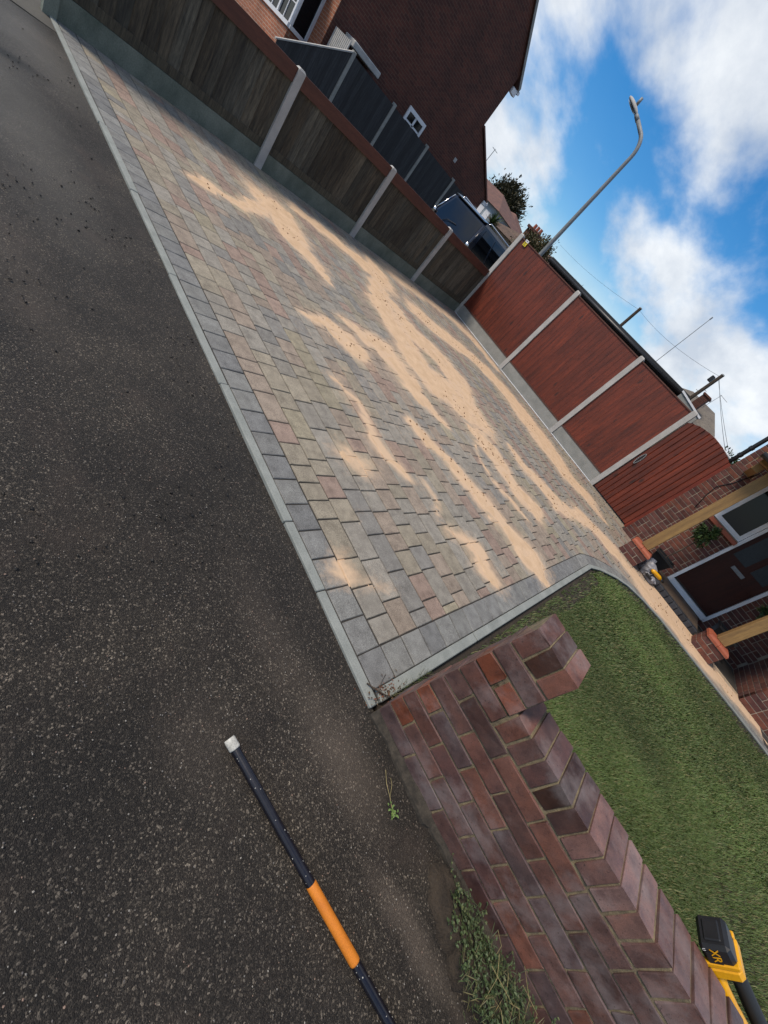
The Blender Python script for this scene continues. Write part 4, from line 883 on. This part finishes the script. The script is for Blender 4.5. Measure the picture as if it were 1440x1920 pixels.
def potted(x, y_, pot, label, hh=1.03):
    t = thing('potted_tree', label, 'plant', (x, y_, .085), 'standard trees in pots by the front door')
    q = MB(); a, b_ = .115, .165; z0, z1 = .088, .345
    q.add([(x-a, y_-a, z0), (x+a, y_-a, z0), (x+a, y_+a, z0), (x-a, y_+a, z0), (x-b_, y_-b_, z1), (x+b_, y_-b_, z1), (x+b_, y_+b_, z1), (x-b_, y_+b_, z1)], [(0, 3, 2, 1), (0, 1, 5, 4), (1, 2, 6, 5), (2, 3, 7, 6), (3, 0, 4, 7)]); q.build('pot', m_black, t)
    q = MB()
    for s0, s1, e0, e1 in ((-b_-.012, b_+.012, -b_-.012, -b_+.012), (-b_-.012, b_+.012, b_-.012, b_+.012), (-b_-.012, -b_+.012, -b_+.013, b_-.013), (b_-.012, b_+.012, -b_+.013, b_-.013)): q.box(x+s0, x+s1, y_+e0, y_+e1, z1-.02, z1+.012)
    q.build('pot_rim', m_black, t); MB().box(x-b_+.013, x+b_-.013, y_-b_+.013, y_+b_-.013, z1-.05, z1-.02).build('pot_soil', m_soil, t)
    MB().tube([(x, y_, z1-.04), (x+.01, y_, .6), (x-.005, y_+.01, hh-.1), (x, y_, hh)], [.009, .008, .008, .005], 7).build('stem', m_bark, t)
    q = MB(); leafball(q, (x, y_, hh+.0), .175, .175, .18, 620, .075, GR, 20); q.build('foliage', m_leaf, t, attr=True)
potted(.47, 6.95, None, 'round-headed little tree in a black square pot left of the brown front door', 1.0)
potted(1.86, 7.05, None, 'round-headed little tree in a black square pot right of the brown front door', .88)
bg_ = MB(); bg_.ball((.47, 6.42, .10), .13, .10, .12, 12, 8, jit=.14); bg_.ball((.58, 6.36, .05), .12, .09, .06, 12, 7, jit=.16); bg_.ball((.40, 6.50, .17), .08, .07, .09, 10, 7, jit=.2)
tag(bg_.build('plastic_bag', m_bag), 'crumpled grey plastic bag slumped by the porch pillar', 'bag')
dr2 = thing('cordless_drill', 'small yellow and black cordless drill lying on the grey bag by the doorstep', 'power tool', (.6, 6.35, .13))
q = MB(); q.tube([(.50, 6.30, .155), (.53, 6.32, .16), (.64, 6.38, .16), (.68, 6.40, .155)], [.022, .034, .033, .022], 12); q.build('body', m_yellow, dr2, True)
q = MB(); q.tube([(.675, 6.40, .155), (.74, 6.43, .15)], [.024, .015], 12); q.build('chuck', m_black, dr2, True)
q = MB(); q.tube([(.56, 6.335, .145), (.555, 6.30, .075)], .019, 10); q.cbox(.50, .61, 6.25, 6.34, .05, .085, .006); q.build('handle', m_black, dr2)
# ================================================================== CHARCOAL FENCE beyond the neighbour's drive
gf = thing('charcoal_fence', 'tall charcoal painted fence with pale concrete posts below the brick gable', 'fence', (-14.4, 10, 0))
GX0 = -14.4; GU = [7.44, 9.30, 11.19, 13.07, 14.95]
for u in GU: MB().cbox(GX0-.06, GX0+.06, u-.055, u+.055, -.1, 2.19, .012).build('post', m_conc, gf)
for a, b in zip([5.5]+GU[:-1], GU):
    a_, b_ = a+.058, b-.058; n = round((b_-a_)/.13)
    MB().box(GX0-.03, GX0+.03, a_, b_, -.1, .28).build('gravel_board', m_gravel, gf)
    for k in range(n):
        u0 = a_+(b_-a_)*k/n; u1 = a_+(b_-a_)*(k+1)/n+.01
        top = (lambda u: 2.12) if a > 6 else (lambda u: 1.02+(u-5.5)*(2.15-1.02)/1.94)
        q = MB(); q.add([(GX0-.01, u0, .282), (GX0+.012, u0, .282), (GX0+.026, u1, .282), (GX0, u1, .282), (GX0-.01, u0, top(u0)), (GX0+.012, u0, top(u0)), (GX0+.026, u1, top(u1)), (GX0, u1, top(u1))],
                        [(0, 3, 2, 1), (4, 5, 6, 7), (0, 1, 5, 4), (1, 2, 6, 5), (2, 3, 7, 6), (3, 0, 4, 7)]); c = random.uniform(.7, 1.35); q.build('board', m_grey, gf).color = (c, c, c, 1)
MB().prism([(GX0-.02, 5.5, 1.03), (GX0-.02, 7.385, 2.13), (GX0-.02, 7.385, 2.165), (GX0-.02, 5.5, 1.065)], (.06, 0, 0)).build('capping', m_post, gf)
sgt = thing('slatted_gate', 'pale grey slatted side gate between the charcoal fence and the gable', 'gate', (-15, 7.3, 0))
for k in range(11): MB().box(-15.45+k*.088, -15.45+k*.088+.062, 7.28, 7.31, .05, 2.28).build('slat', m_post, sgt)
for z_ in (.4, 1.7): MB().box(-15.46, -14.5, 7.312, 7.34, z_, z_+.09).build('rail', m_post, sgt)

# ================================================================== NEIGHBOUR'S HOUSE
nh = thing('gable_house', 'tall dark red brick house with blank gable end and white bay window', 'house', (-18, 10.5, 0))
XG = -15.5
MB().prism([(XG, 7.15, -.1), (XG, 13.8, -.1), (XG, 13.8, 5.75), (XG, 10.47, 8.65), (XG, 7.15, 5.75)], (-.3, 0, 0)).build('gable_wall', m_gable, nh)
MB().prism([(XG-.004, 13.79, -.1), (XG-.004, 16.35, -.1), (XG-.004, 16.35, 2.72), (XG-.004, 13.79, 4.0)], (-.3, 0, 0)).build('rear_wall', m_gable, nh)
MB().box(-22, XG-.006, 7.13, 7.4, -.1, 5.75).build('front_wall', m_front, nh)
MB().box(-22, XG-.31, 13.5, 13.79, -.1, 5.75).build('back_wall', m_gable, nh)
def slab(pts, t, name, mat): MB().prism(pts, (0, 0, t)).build(name, mat, nh)
slab([(XG+.06, 14.12, 5.50), (XG+.06, 10.47, 8.68), (-22, 10.47, 8.68), (-22, 14.12, 5.50)], .10, 'roof', m_roof)
slab([(XG+.06, 6.82, 5.50), (XG+.06, 10.47, 8.68), (-22, 10.47, 8.68), (-22, 6.82, 5.50)][::-1], .10, 'roof', m_roof)
slab([(XG+.06, 13.82, 4.02), (XG+.06, 16.55, 2.66), (-22, 16.55, 2.66), (-22, 13.82, 4.02)], .07, 'lean_to_roof', m_roof)
for y0_, y1_, z0, z1 in ((14.14, 10.47, 5.47, 8.66), (6.80, 10.47, 5.47, 8.66)): MB().prism([(XG+.061, y0_, z0), (XG+.061, y1_, z1), (XG+.061, y1_, z1+.13), (XG+.061, y0_, z0+.13)], (.02, 0, 0)).build('verge', m_conc, nh)
MB().cbox(XG-.12, XG+.05, 13.86, 14.14, 5.28, 5.46, .01).build('eaves_box', m_upvc, nh)
MB().tube([(XG+.06, 14.2, 5.47), (-22, 14.2, 5.47)], .06, 10).build('gutter', m_upvc, nh)
MB().cbox(XG-.12, XG+.05, 16.36, 16.6, 2.50, 2.66, .01).build('eaves_box', m_upvc, nh)
MB().tube([(XG+.06, 16.63, 2.64), (-22, 16.63, 2.64)], .055, 10).build('gutter', m_upvc, nh)
# gable window with white frame and two mullions
q = MB(); y0_, y1_, z0, z1 = 10.62, 11.58, 1.55, 2.58; X0, X1 = XG-.02, XG+.05
q.box(X0, X1, y0_, y1_, z1-.11, z1); q.box(X0, X1, y0_, y1_, z0, z0+.08); q.box(X0, X1, y0_, y0_+.10, z0+.08, z1-.11); q.box(X0, X1, y1_-.10, y1_, z0+.08, z1-.11); q.box(X0, X1-.02, 11.05, 11.13, z0+.08, z1-.11); q.box(X0, X1-.02, y0_+.1, y1_-.1, 2.20, 2.25)
wn_ = q.build('window', m_upvc, nh); MB().box(XG+.002, XG+.012, y0_+.1, y1_-.1, z0+.08, z1-.11).build('pane', m_dglass, wn_)
MB().box(XG+.001, XG+.02, 13.55, 13.70, 2.60, 2.74).build('vent_plate', m_post, nh); MB().box(XG+.001, XG+.015, 8.75, 8.87, 5.42, 5.55).build('vent', m_black, nh)
MB().cbox(XG+.002, XG+.62, 7.62, 8.75, 2.24, 2.40, .02).build('side_canopy', m_post, nh)
# bay window
BP = [(-19.0, 7.12), (-18.6, 6.42), (-15.94, 6.42), (-16.16, 7.12)]
MB().prism([(*p, -.1) for p in BP], (0, 0, 1.50)).build('bay_wall', m_front, nh)
def facet(a, b, mul):
    a = Vector((*a, 0)); b = Vector((*b, 0)); t = (b-a).normalized(); n_ = Vector((t.y, -t.x, 0)); Lf = (b-a).length
    def pc(name, s0, s1, z0, z1, d0, d1, mat, par): 
        P = [a+t*s0+n_*d0, a+t*s1+n_*d0, a+t*s1+n_*d1, a+t*s0+n_*d1]; return MB().prism([(p.x, p.y, z0) for p in P], (0, 0, z1-z0)).build(name, mat, par)
    f = pc('bay_window', 0, Lf, 1.41, 1.50, -.06, .05, m_upvc, nh)
    pc('pane', .02, Lf-.02, 1.5, 2.75, -.03, -.02, m_dglass, f)
    for k in range(mul+1): s = (Lf-.09)*k/mul; pc('mullion', s, s+.09, 1.505, 2.7, -.05, .02, m_upvc, f)
    pc('head', 0, Lf, 2.7, 2.8, -.06, .05, m_upvc, f)
    for k in range(mul):
        s = (Lf-.09)*(k+.5)/mul
        if Lf > 1.5:
            pc('glazing_bar', s, s+.03, 1.505, 2.69, -.035, .0, m_upvc, f)
            for z_ in (1.9, 2.3): pc('glazing_bar', (Lf-.09)*k/mul+.09, (Lf-.09)*(k+1)/mul, z_, z_+.025, -.034, -.002, m_upvc, f)
facet(BP[1], BP[2], 3); facet(BP[2], BP[3], 1)
MB().prism([(*p, 2.81) for p in BP], (0, 0, .25)).build('bay_roof', m_roof, nh)
MB().tube([(-19.9, 7.08, -.1), (-19.9, 7.08, 5.4)], .045, 10).build('downpipe', m_upvc, nh)
MB().tube([(XG-.1, 15.1, 3.3), (XG-.1, 15.13, 4.02)], .012, 6).build('aerial_mast', m_metal, nh)
q = MB(); q.tube([(XG-.1, 14.95, 3.98), (XG-.1, 15.35, 4.0)], .01, 5); q.build('aerial', m_metal, nh)

# ================================================================== PARKED CAR
car = thing('parked_car', 'black estate car with roof rails parked behind the low timber fence', 'car', (-8.95, 10.7, 0))
cx = -8.94; y0c = 8.48
def sec(hw, zs): return zs
prof = [(0.0, .80, .42, .98), (.08, .87, .34, 1.05), (.5, .90, .28, 1.06), (2.0, .91, .26, 1.06), (3.0, .91, .26, 1.05), (3.5, .90, .27, 1.02), (4.3, .86, .30, .93), (4.62, .76, .38, .80)]
V, F = [], []
for s, hw, zl, zh in prof:
    ring = [(-hw*.86, zl), (-hw*.98, zl+.14), (-hw, (zl+zh)*.5), (-hw*.985, zh-.10), (-hw*.93, zh), (hw*.93, zh), (hw*.985, zh-.10), (hw, (zl+zh)*.5), (hw*.98, zl+.14), (hw*.86, zl)]
    V += [(cx+a, y0c+s, z) for a, z in ring]
m_ = 10
for i in range(len(prof)-1):
    for k in range(m_): F.append((i*m_+k, i*m_+(k+1) % m_, (i+1)*m_+(k+1) % m_, (i+1)*m_+k))
F += [tuple(range(m_)), tuple((len(prof)-1)*m_+k for k in range(m_))[::-1]]
MB().add(V, F).build('body', m_paint, car, True)
# cabin: belt ring, shoulder ring, roof ring
def ring(hw, ya, yb, z): return [(cx-hw, ya, z), (cx+hw, ya, z), (cx+hw, yb, z), (cx-hw, yb, z)]
r1 = ring(.86, y0c+.02, y0c+3.25, 1.03); r2 = ring(.70, y0c+.26, y0c+2.35, 1.72); r3 = ring(.64, y0c+.36, y0c+2.2, 1.785)
MB().add(r1+r2+r3, [(k, (k+1) % 4, 4+(k+1) % 4, 4+k) for k in range(4)]+[(4+k, 4+(k+1) % 4, 8+(k+1) % 4, 8+k) for k in range(4)]+[(8, 9, 10, 11)]).build('cabin', m_paint, car)
m_cglass = glassm('car glass', (0.004, 0.005, 0.007), 0.02); m_cglass.node_tree.nodes['Principled BSDF'].inputs['Specular IOR Level'].default_value = 0.4; m_cglass.node_tree.nodes['Principled BSDF'].inputs['Coat Weight'].default_value = 0.15
def pane(name, i, j, u0, u1, v0, v1, off=.006, mat=None):
    a, b, c, d = (Vector(p) for p in (r1[i], r1[j], r2[j], r2[i])); nrm = (b-a).cross(d-a).normalized()
    P = [a*(1-u)*(1-v)+b*u*(1-v)+c*u*v+d*(1-u)*v+nrm*off for u, v in ((u0, v0), (u1, v0), (u1, v1), (u0, v1))]
    return MB().prism([tuple(p) for p in P], tuple(-nrm*.004)).build(name, mat or m_cglass, car)
pane('rear_window', 0, 1, .06, .94, .10, .93); pane('side_window', 1, 2, .07, .30, .10, .92); pane('side_window', 1, 2, .33, .58, .08, .92); pane('side_window', 1, 2, .61, .86, .08, .92)
pane('side_window', 3, 0, .14, .39, .08, .92); pane('side_window', 3, 0, .42, .67, .08, .92); pane('side_window', 3, 0, .70, .93, .1, .92); pane('windscreen', 2, 3, .05, .95, .06, .94)
q = MB(); a = Vector((cx-.35, y0c+.02, 1.10)); q.tube([a, a+Vector((.12, .02, .10)), a+Vector((.42, .05, .16))], .008, 6); q.build('wiper', m_black, car)
for s in (-1, 1):
    q = MB(); q.tube([(cx+s*.62, y0c+.42, 1.79), (cx+s*.62, y0c+.5, 1.845), (cx+s*.62, y0c+2.0, 1.845), (cx+s*.62, y0c+2.15, 1.79)], .014, 8); q.build('roof_rail', m_chrome, car, True)
    q = MB(); q.tube([(cx+s*.86, y0c+.0, 1.02), (cx+s*.72, y0c+.245, 1.71)], .018, 8); q.build('pillar_edge', m_chrome if s < 0 else m_paint, car, True)  # left pillar edge in chrome: its highlight is put into the material
    q = MB(); q.tube([(cx+s*.80, y0c-.015, 1.13), (cx+s*.80, y0c+.03, 1.135)], [.062, .070], 18); q.build('rear_lamp', m_chrome, car, True)
    q = MB(); q.ball((cx+s*1.0, y0c+2.95, 1.08), .10, .06, .075, 10, 7); q.tube([(cx+s*.86, y0c+2.95, 1.03), (cx+s*.97, y0c+2.95, 1.06)], .02, 6); q.build('door_mirror', m_black, car, True)
    for yy in (.85, 3.72):
        q = MB(); q.tube([(cx+s*.72, y0c+yy, .32), (cx+s*.93, y0c+yy, .32)], .32, 24); wh = q.build('wheel', m_rubber, car); MB().tube([(cx+s*.931, y0c+yy, .32), (cx+s*.938, y0c+yy, .32)], .2, 20).build('rim', m_chrome, wh)
MB().prism([(cx-.66, y0c+.20, 1.755), (cx+.66, y0c+.20, 1.755), (cx+.64, y0c+.42, 1.795), (cx-.64, y0c+.42, 1.795)], (0, 0, .018)).build('spoiler', m_paint, car)

# ================================================================== GARAGE behind the red fence
ga = thing('garage', 'flat black-roofed garage showing above the red fence', 'garage', (-4.2, 11, 0))
MB().box(-6.5, -2.0, 9.6, 14, -.1, 2.17).build('wall', m_conc, ga)
MB().cbox(-6.6, -1.93, 9.48, 14.1, 2.10, 2.28, .01).build('fascia', m_felt, ga); MB().box(-6.62, -1.91, 9.45, 14.12, 2.281, 2.335).build('roof', m_felt, ga)
MB().tube([(-6.62, 9.43, 2.24), (-1.93, 9.43, 2.24)], .05, 10).build('gutter', m_black, ga, True)
MB().prism([(-1.95, 8.9, 1.2), (-1.36, 8.9, 1.2), (-1.36, 8.9, 2.12), (-1.95, 8.9, 2.235)], (0, .05, 0)).build('grey_panel', m_conc, ga)
MB().prism([(-1.97, 8.88, 2.237), (-1.34, 8.88, 2.125), (-1.34, 8.88, 2.16), (-1.97, 8.88, 2.272)], (0, .09, 0)).build('white_flashing', m_upvc, ga)
wr = MB(); wr.tube([(-.86, 8.35, 2.06), (-.36, 8.35, 2.0)], .013, 6); tag(wr.build('white_conduit', m_upvc), 'thin white conduit running behind the top of the side gate', 'conduit')

# ================================================================== STREET LAMP, POLES, WIRES
la = thing('street_lamp', 'grey steel street lamp with curved arm above the red fence', 'street lamp', (-9.86, 14, 0))
pts = [(-9.86, 14, -.1), (-9.86, 14, 2), (-9.86, 14, 5.7)]+[(-9.86-.62*(1-math.cos(t))*.9, 14, 5.95+.62*math.sin(t)) for t in np.linspace(0, 1.25, 8)]+[(-10.63, 14, 6.72)]
MB().tube(pts, [.085, .08, .062]+[.06]*9, 14).build('column', m_metal, la, True)
q = MB(); q.tube([(-10.58, 14, 6.69), (-10.72, 14, 6.755), (-10.80, 14, 6.79)], [.066, .066, .05], 12); q.build('bracket', m_metal, la, True)
q = MB(); q.ball((-11.08, 14, 6.90), .34, .15, .085, 16, 8); q.v = [(x, y_, z+(-.35*(x+11.08))-(0.0)) if z > 6.86 else (x, y_, 6.865+(-.35*(x+11.08))) for x, y_, z in q.v]; q.build('lantern', m_post, la, True)
q = MB(); q.ball((-11.10, 14, 6.87), .29, .125, .05, 14, 7); q.v = [(x, y_, min(z, 6.85)-.35*(x+11.10)) for x, y_, z in q.v]; q.build('lamp_glass', m_dglass, la, True)
MB().tube([(-11.02, 14, 6.96), (-11.02, 14, 7.15)], [.05, .045], 10).build('photocell', m_metal, la, True)
def tpole(label, x, y_, h, r, boxz):
    t = thing('telegraph_pole', label, 'pole', (x, y_, 0), 'telegraph poles behind the fences')
    MB().tube([(x, y_, -.1), (x, y_, h)], [r*1.3, r], 10).build('shaft', m_bark, t)
    MB().tube([(x, y_, h), (x, y_, h+.05)], [r*1.15, r*.8], 10).build('cap', m_metal, t)
    if boxz:
        MB().cbox(x-.28, x-.10, y_-.1, y_+.1, h-.55, h-.25, .02).build('junction_box', m_black, t)
        for k in range(8): MB().tube([(x+(-.2 if k % 2 else .2), y_, h-.9-k*.22), (x, y_, h-.9-k*.22)], .012, 5).build('step', m_metal, t)
    return t
tpole('telegraph pole with junction box and climbing steps above a grey roof', -4.5, 25, 5.35, .085, True)
tpole('plain short telegraph pole rising behind the black garage roof', -11.85, 30, 5.7, .10, False)
ms = thing('aerial_mast', 'thin grey aerial mast rising behind the black garage roof', 'mast', (-4.2, 12, 0)); MB().tube([(-4.24, 14.3, 0), (-4.24, 14.3, 1), (-4.24, 14.3, 4.42)], [.014, .013, .010], 6).build('mast', m_metal, ms); MB().tube([(-4.24, 14.3, 4.42), (-4.24, 14.3, 4.50)], .022, 6).build('cap', m_metal, ms)
def wire(a, b, sag, label):
    a, b = Vector(a), Vector(b); P = [a.lerp(b, t)-Vector((0, 0, sag*4*t*(1-t))) for t in np.linspace(0, 1, 13)]
    tag(MB().tube(P, .007, 4).build('telephone_wire', m_rubber), label, 'wire')
wire((-4.5, 25, 5.25), (-11.85, 30, 5.6), .25, 'thin telephone wire sagging between the two telegraph poles')
wire((-4.5, 25, 5.20), (-.9, 16, 2.6), .05, 'thin telephone wire dropping from the boxed pole towards the gate')
wire((-4.5, 25, 5.15), (-.2, 17, 2.4), .05, 'thin telephone wire dropping from the boxed pole towards the downpipe')
wire((-11.85, 30, 5.6), (-22, 34, 5.6), .2, 'thin telephone wire leaving the plain pole towards the dark tree')

# ================================================================== FAR HOUSES AND TREES
def farhouse(label, x0, x1, y0_, y1_, ez, rz, roofm, wallm, hip=1.0):
    t = thing('far_house', label, 'house', ((x0+x1)/2, (y0_+y1_)/2, 0))
    MB().box(x0+.25, x1-.25, y0_+.25, y1_-.25, -.1, ez).build('wall', wallm, t)
    ym = (y0_+y1_)/2; A = [(x0, y0_, ez), (x1, y0_, ez), (x1, y1_, ez), (x0, y1_, ez), (x0+hip, ym, rz), (x1-hip, ym, rz)]
    MB().add(A, [(0, 3, 2, 1), (0, 1, 5, 4), (1, 2, 5), (2, 3, 4, 5), (3, 0, 4)]).build('roof', roofm, t)
    return t
m_wallp = M('pale render', (.32, .38, .42), (.26, .31, .35), .8, .05, 2, fine=20, bump=.1)
h1 = farhouse('small house with red-brown roof and pale wall in front of the dark tree', -33, -21.5, 25, 31, 3.48, 4.6, m_roof, m_wallp, 3.1)
for x_ in (-23.1, -22.4): MB().box(x_-.25, x_+.25, 25.22, 25.248, 2.3, 3.1).build('window', m_upvc, h1)
h2 = farhouse('hipped red-brown roofed house farthest behind the brown roof', -30.2, -25.2, 32, 37, 3.8, 5.0, m_roof, m_hmortar, 2.4)
m_brownroof = M('brown roof', (.12, .075, .05), (.07, .045, .032), .85, .05, 2, fine=10, bump=.4, bd=.02)
h3 = farhouse('house with mottled brown roof and tall chimney behind the red fence', -20.8, -14.2, 23.5, 29.5, 2.75, 3.95, m_brownroof, m_hmortar, 2.2)
ch = MB().box(-17.25, -16.45, 22.6, 23.2, -.1, 3.75).build('chimney', m_gable, h3); MB().cbox(-17.33, -16.37, 22.52, 23.28, 3.752, 3.90, .02).build('chimney_cap', m_gable, ch)
for k in range(3): MB().tube([(-17.1+.25*k, 22.9, 3.9), (-17.1+.25*k, 22.9, 4.15)], [.10, .085], 9).build('chimney_pot', m_terra, ch)
for k in range(2):
    x_ = -16.2+.35*k; q = MB(); q.tube([(x_, 22.9, 3.0), (x_, 22.9, 4.15-.2*k)], .015, 5); q.tube([(x_-.12, 22.9, 4.13-.2*k), (x_+.12, 22.9, 4.13-.2*k)], .012, 5); q.build('aerial', m_metal, h3)
h4 = farhouse('house with grey-brown hipped roof and brick chimney beside the boxed telegraph pole', -7.0, -1.9, 26, 31, 3.2, 4.45, m_roofg, m_hmortar, 1.7)
ch = MB().box(-4.5, -4.1, 26.3, 26.9, 2.6, 4.45).build('chimney', m_gable, h4); MB().cbox(-4.55, -4.05, 26.25, 26.95, 4.452, 4.56, .02).build('chimney_cap', m_gable, ch)
q = MB(); q.tube([(-4.0, 26.6, 4.0), (-3.95, 26.6, 5.0)], .012, 5); q.tube([(-4.0, 26.6, 4.97), (-3.5, 26.6, 4.93)], .01, 5); q.build('aerial', m_metal, h4)
def tree(name, label, cat, base, c, r, n, L_, cols_, clumps, group=None):
    t = thing(name, label, cat, base, group); b = Vector(base); c_ = Vector(c)
    q = MB(); q.tube([b, b.lerp(c_, .4), b.lerp(c_, .8), c_], [r[0]*.10, r[0]*.08, r[0]*.05, r[0]*.02], 8)
    for k in range(7):
        a_ = k*.9; e = c_+Vector((math.cos(a_)*r[0]*.7, math.sin(a_)*r[1]*.7, random.uniform(-.4, .5)*r[2])); q.tube([b.lerp(c_, .6), b.lerp(c_, .8).lerp(e, .5), e], [r[0]*.04, r[0]*.025, r[0]*.01], 6)
    q.build('trunk', m_bark, t); q = MB(); leafball(q, c, *r, n, L_, cols_, clumps); q.build('crown', m_leaf, t, attr=True)
DK = [(.030, .030, .014), (.042, .040, .018), (.020, .021, .010), (.060, .052, .024)]
tree('dark_tree', 'large dark rounded tree behind the red-brown roofed house', 'tree', (-36, 42, 0), (-35.6, 42, 4.6), (2.9, 2.9, 3.0), 26000, .30, DK, 170)
BR = [(.095, .075, .035), (.07, .075, .03), (.12, .085, .04), (.05, .055, .022)]
tree('brown_bush', 'mottled brown and green bush behind the street lamp base', 'bush', (-14.0, 20, 0), (-14.0, 20, 2.6), (1.3, 1.2, 1.15), 11000, .12, BR, 80)
tree('small_bush', 'small dark bush tip showing over the garage roof edge', 'bush', (-8.8, 16.3, 0), (-8.9, 16.3, 2.35), (.7, .6, .62), 4000, .09, BR, 40)
tree('green_tree', 'dark green tree top behind the side gate by the downpipe', 'tree', (-.6, 19, 0), (-.55, 19, 2.2), (1.1, .9, .85), 7000, .11, GR, 60)
yu = thing('yucca', 'spiky green yucca plant behind the parked car', 'plant', (-17.3, 20, 0)); MB().tube([(-17.3, 20, -.1), (-17.3, 20, 2.4)], .09, 8).build('trunk', m_bark, yu); q = MB()
for _ in range(160):
    a_ = random.uniform(0, 6.28); e = random.uniform(-.3, 1.3); leaf_mb(q, (-17.3, 20, 2.45+random.uniform(-.15, .1)), (math.cos(a_)*math.cos(e), math.sin(a_)*math.cos(e), math.sin(e)), (0, 0, 1), random.uniform(.35, .7), .05, shade(random.choice(GR), .3))
q.build('leaves', m_leaf, yu, attr=True)
